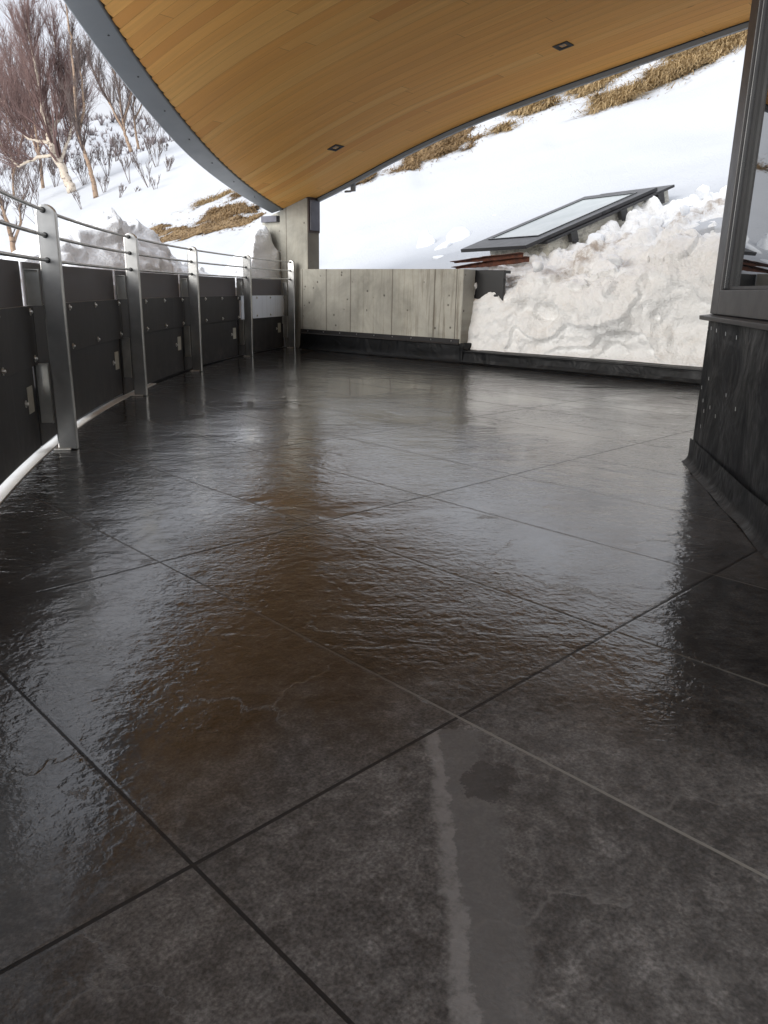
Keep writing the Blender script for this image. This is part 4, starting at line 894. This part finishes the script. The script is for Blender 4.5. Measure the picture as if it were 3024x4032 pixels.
Y6 = at_base((20, 590)) if False else 24.
tree('birch_tree', [(px3([(33, 560), (22, 500), (8, 455), (-2, 420)], Y6), .09, .03, .9), (px3([(28, 530), (45, 480), (42, 450), (52, 420)], Y6, .2), .05, .02, .7)],
     'small thin birch low on the slope between the near post and the left edge', 'tree', G, 'tan', 'twig2', 7, nbr=18, ntw=6, blen=(.4, 1.0), start=.2, rtw=.008)
def shrub(px, hpx, label, seed, ns=6, y=None, lean=0., name='shrub', rt=.0075, wpx=None):
    b = on_terrain(px) if y is None else onray(px, y); hgt = hpx / 1653 * b[1]; rs_ = np.random.RandomState(seed); st = []
    for k in range(ns):
        an = rs_.rand() * 6.28; r = hgt * (.25 + .3 * rs_.rand()) * (1 if wpx is None else wpx)
        tip = b + np.array([math.cos(an) * r + lean * hgt, math.sin(an) * r, hgt * (.7 + .3 * rs_.rand())]); midp = b + (tip - b) * .5 + np.array([math.cos(an) * r * .15, 0, hgt * .04])
        st.append(([b + np.array([math.cos(an), math.sin(an), 0]) * hgt * .03 - Z3 * .1, midp, tip], rt * 1.5, rt * .5, 1.))
    return tree(name, st, label, 'shrub', 'bare shrubs on the snow slope', 'twig2', 'twig2', seed, nbr=8, ntw=4, blen=(hgt * .2, hgt * .5), start=.3, spread=.5, rtw=rt * .75, sub3=1)
for px, hp, lab, sd_, ns, lean in [
    ((322, 402), 56, 'forked bare shrub on open snow halfway between the birches and the roof edge', 51, 5, -.25), ((336, 410), 24, 'short twiggy shrub just below the forked one', 52, 4, -.2),
    ((281, 395), 52, 'upright two-stemmed shrub below the vase-shaped birch', 53, 4, -.2), ((338, 360), 50, 'bushy shrub above the forked one, near the roof edge', 54, 7, -.1),
    ((361, 372), 28, 'isolated small round shrub closest to the roof edge', 55, 6, 0), ((359, 328), 14, 'tiny dark tuft near the crest beside the roof edge', 56, 6, 0),
    ((258, 425), 22, 'low twig spray on the snow right of the slender birch', 57, 4, .4), ((290, 420), 14, 'prostrate twigs on the snow right of the low spray', 58, 3, .7),
    ((225, 415), 30, 'thin shrub hugging the foot of the slender birch', 59, 6, 0), ((178, 452), 40, 'spindly shrub below the leaning birch, behind the near post', 60, 3, -.2),
    ((80, 480), 90, 'tall whippy shrub between the rails left of the near post', 61, 3, -.3), ((60, 448), 60, 'thin sapling cluster just above the top rail at far left', 62, 5, -.1),
    ((345, 310), 70, 'brushy thicket on the crest under the roof edge', 63, 10, 0), ((372, 305), 45, 'last thicket clump on the crest before the roof edge', 64, 9, 0), ((318, 318), 55, 'thicket clump between the short birch and the crest thicket', 65, 9, 0),
    ((232, 380), 50, 'dense low shrub left of the two-stemmed one', 66, 9, -.1), ((182, 400), 60, 'dark tangled shrub between the leaning and the slender birch', 67, 12, 0), ((250, 350), 45, 'brown shrub on the crest left of the vase-shaped birch', 68, 10, 0),
    ((120, 405), 60, 'dark tangled brush left of the foot of the leaning birch', 69, 12, 0), ((75, 415), 70, 'dark tangled brush under the straight tan birch', 70, 13, 0), ((30, 430), 80, 'dark brush at the far left above the top rail', 71, 14, 0), ((215, 505), 22, 'thin twigs poking out of the snow behind the ploughed pile', 72, 3, -.2)]:
    shrub(px, hp, lab, sd_, ns, lean=lean)
# far scrub on the opposite hillside
rs_ = np.random.RandomState(77); V = []; F = []
for k in range(1500):
    t = rs_.uniform(-.62, -.20); y = rs_.uniform(150, 272); x = t * y
    if float(vnoise(x * .03, y * .03, 3.)) + .3 * rs_.normal() < -.05: continue
    z = tz1(x, y); s = rs_.uniform(.5, 2.0) * (1.6 if rs_.rand() < .1 else 1)
    for q in range(9):
        an = rs_.rand() * 6.28; r = s * (.3 + .7 * rs_.rand()); b = len(V); h = s * (.5 + .7 * rs_.rand()); w = .12 * s
        V += [(x - w * math.sin(an), y + w * math.cos(an), z - .1), (x + w * math.sin(an), y - w * math.cos(an), z - .1), (x + math.cos(an) * r, y + math.sin(an) * r, z + h)]; F.append((b, b + 1, b + 2))
props(obj('far_scrub', V, F, MAT['scrub']), 'grey scrub scattered over the distant snowy hillside behind the birches', 'scrub', kind='stuff')
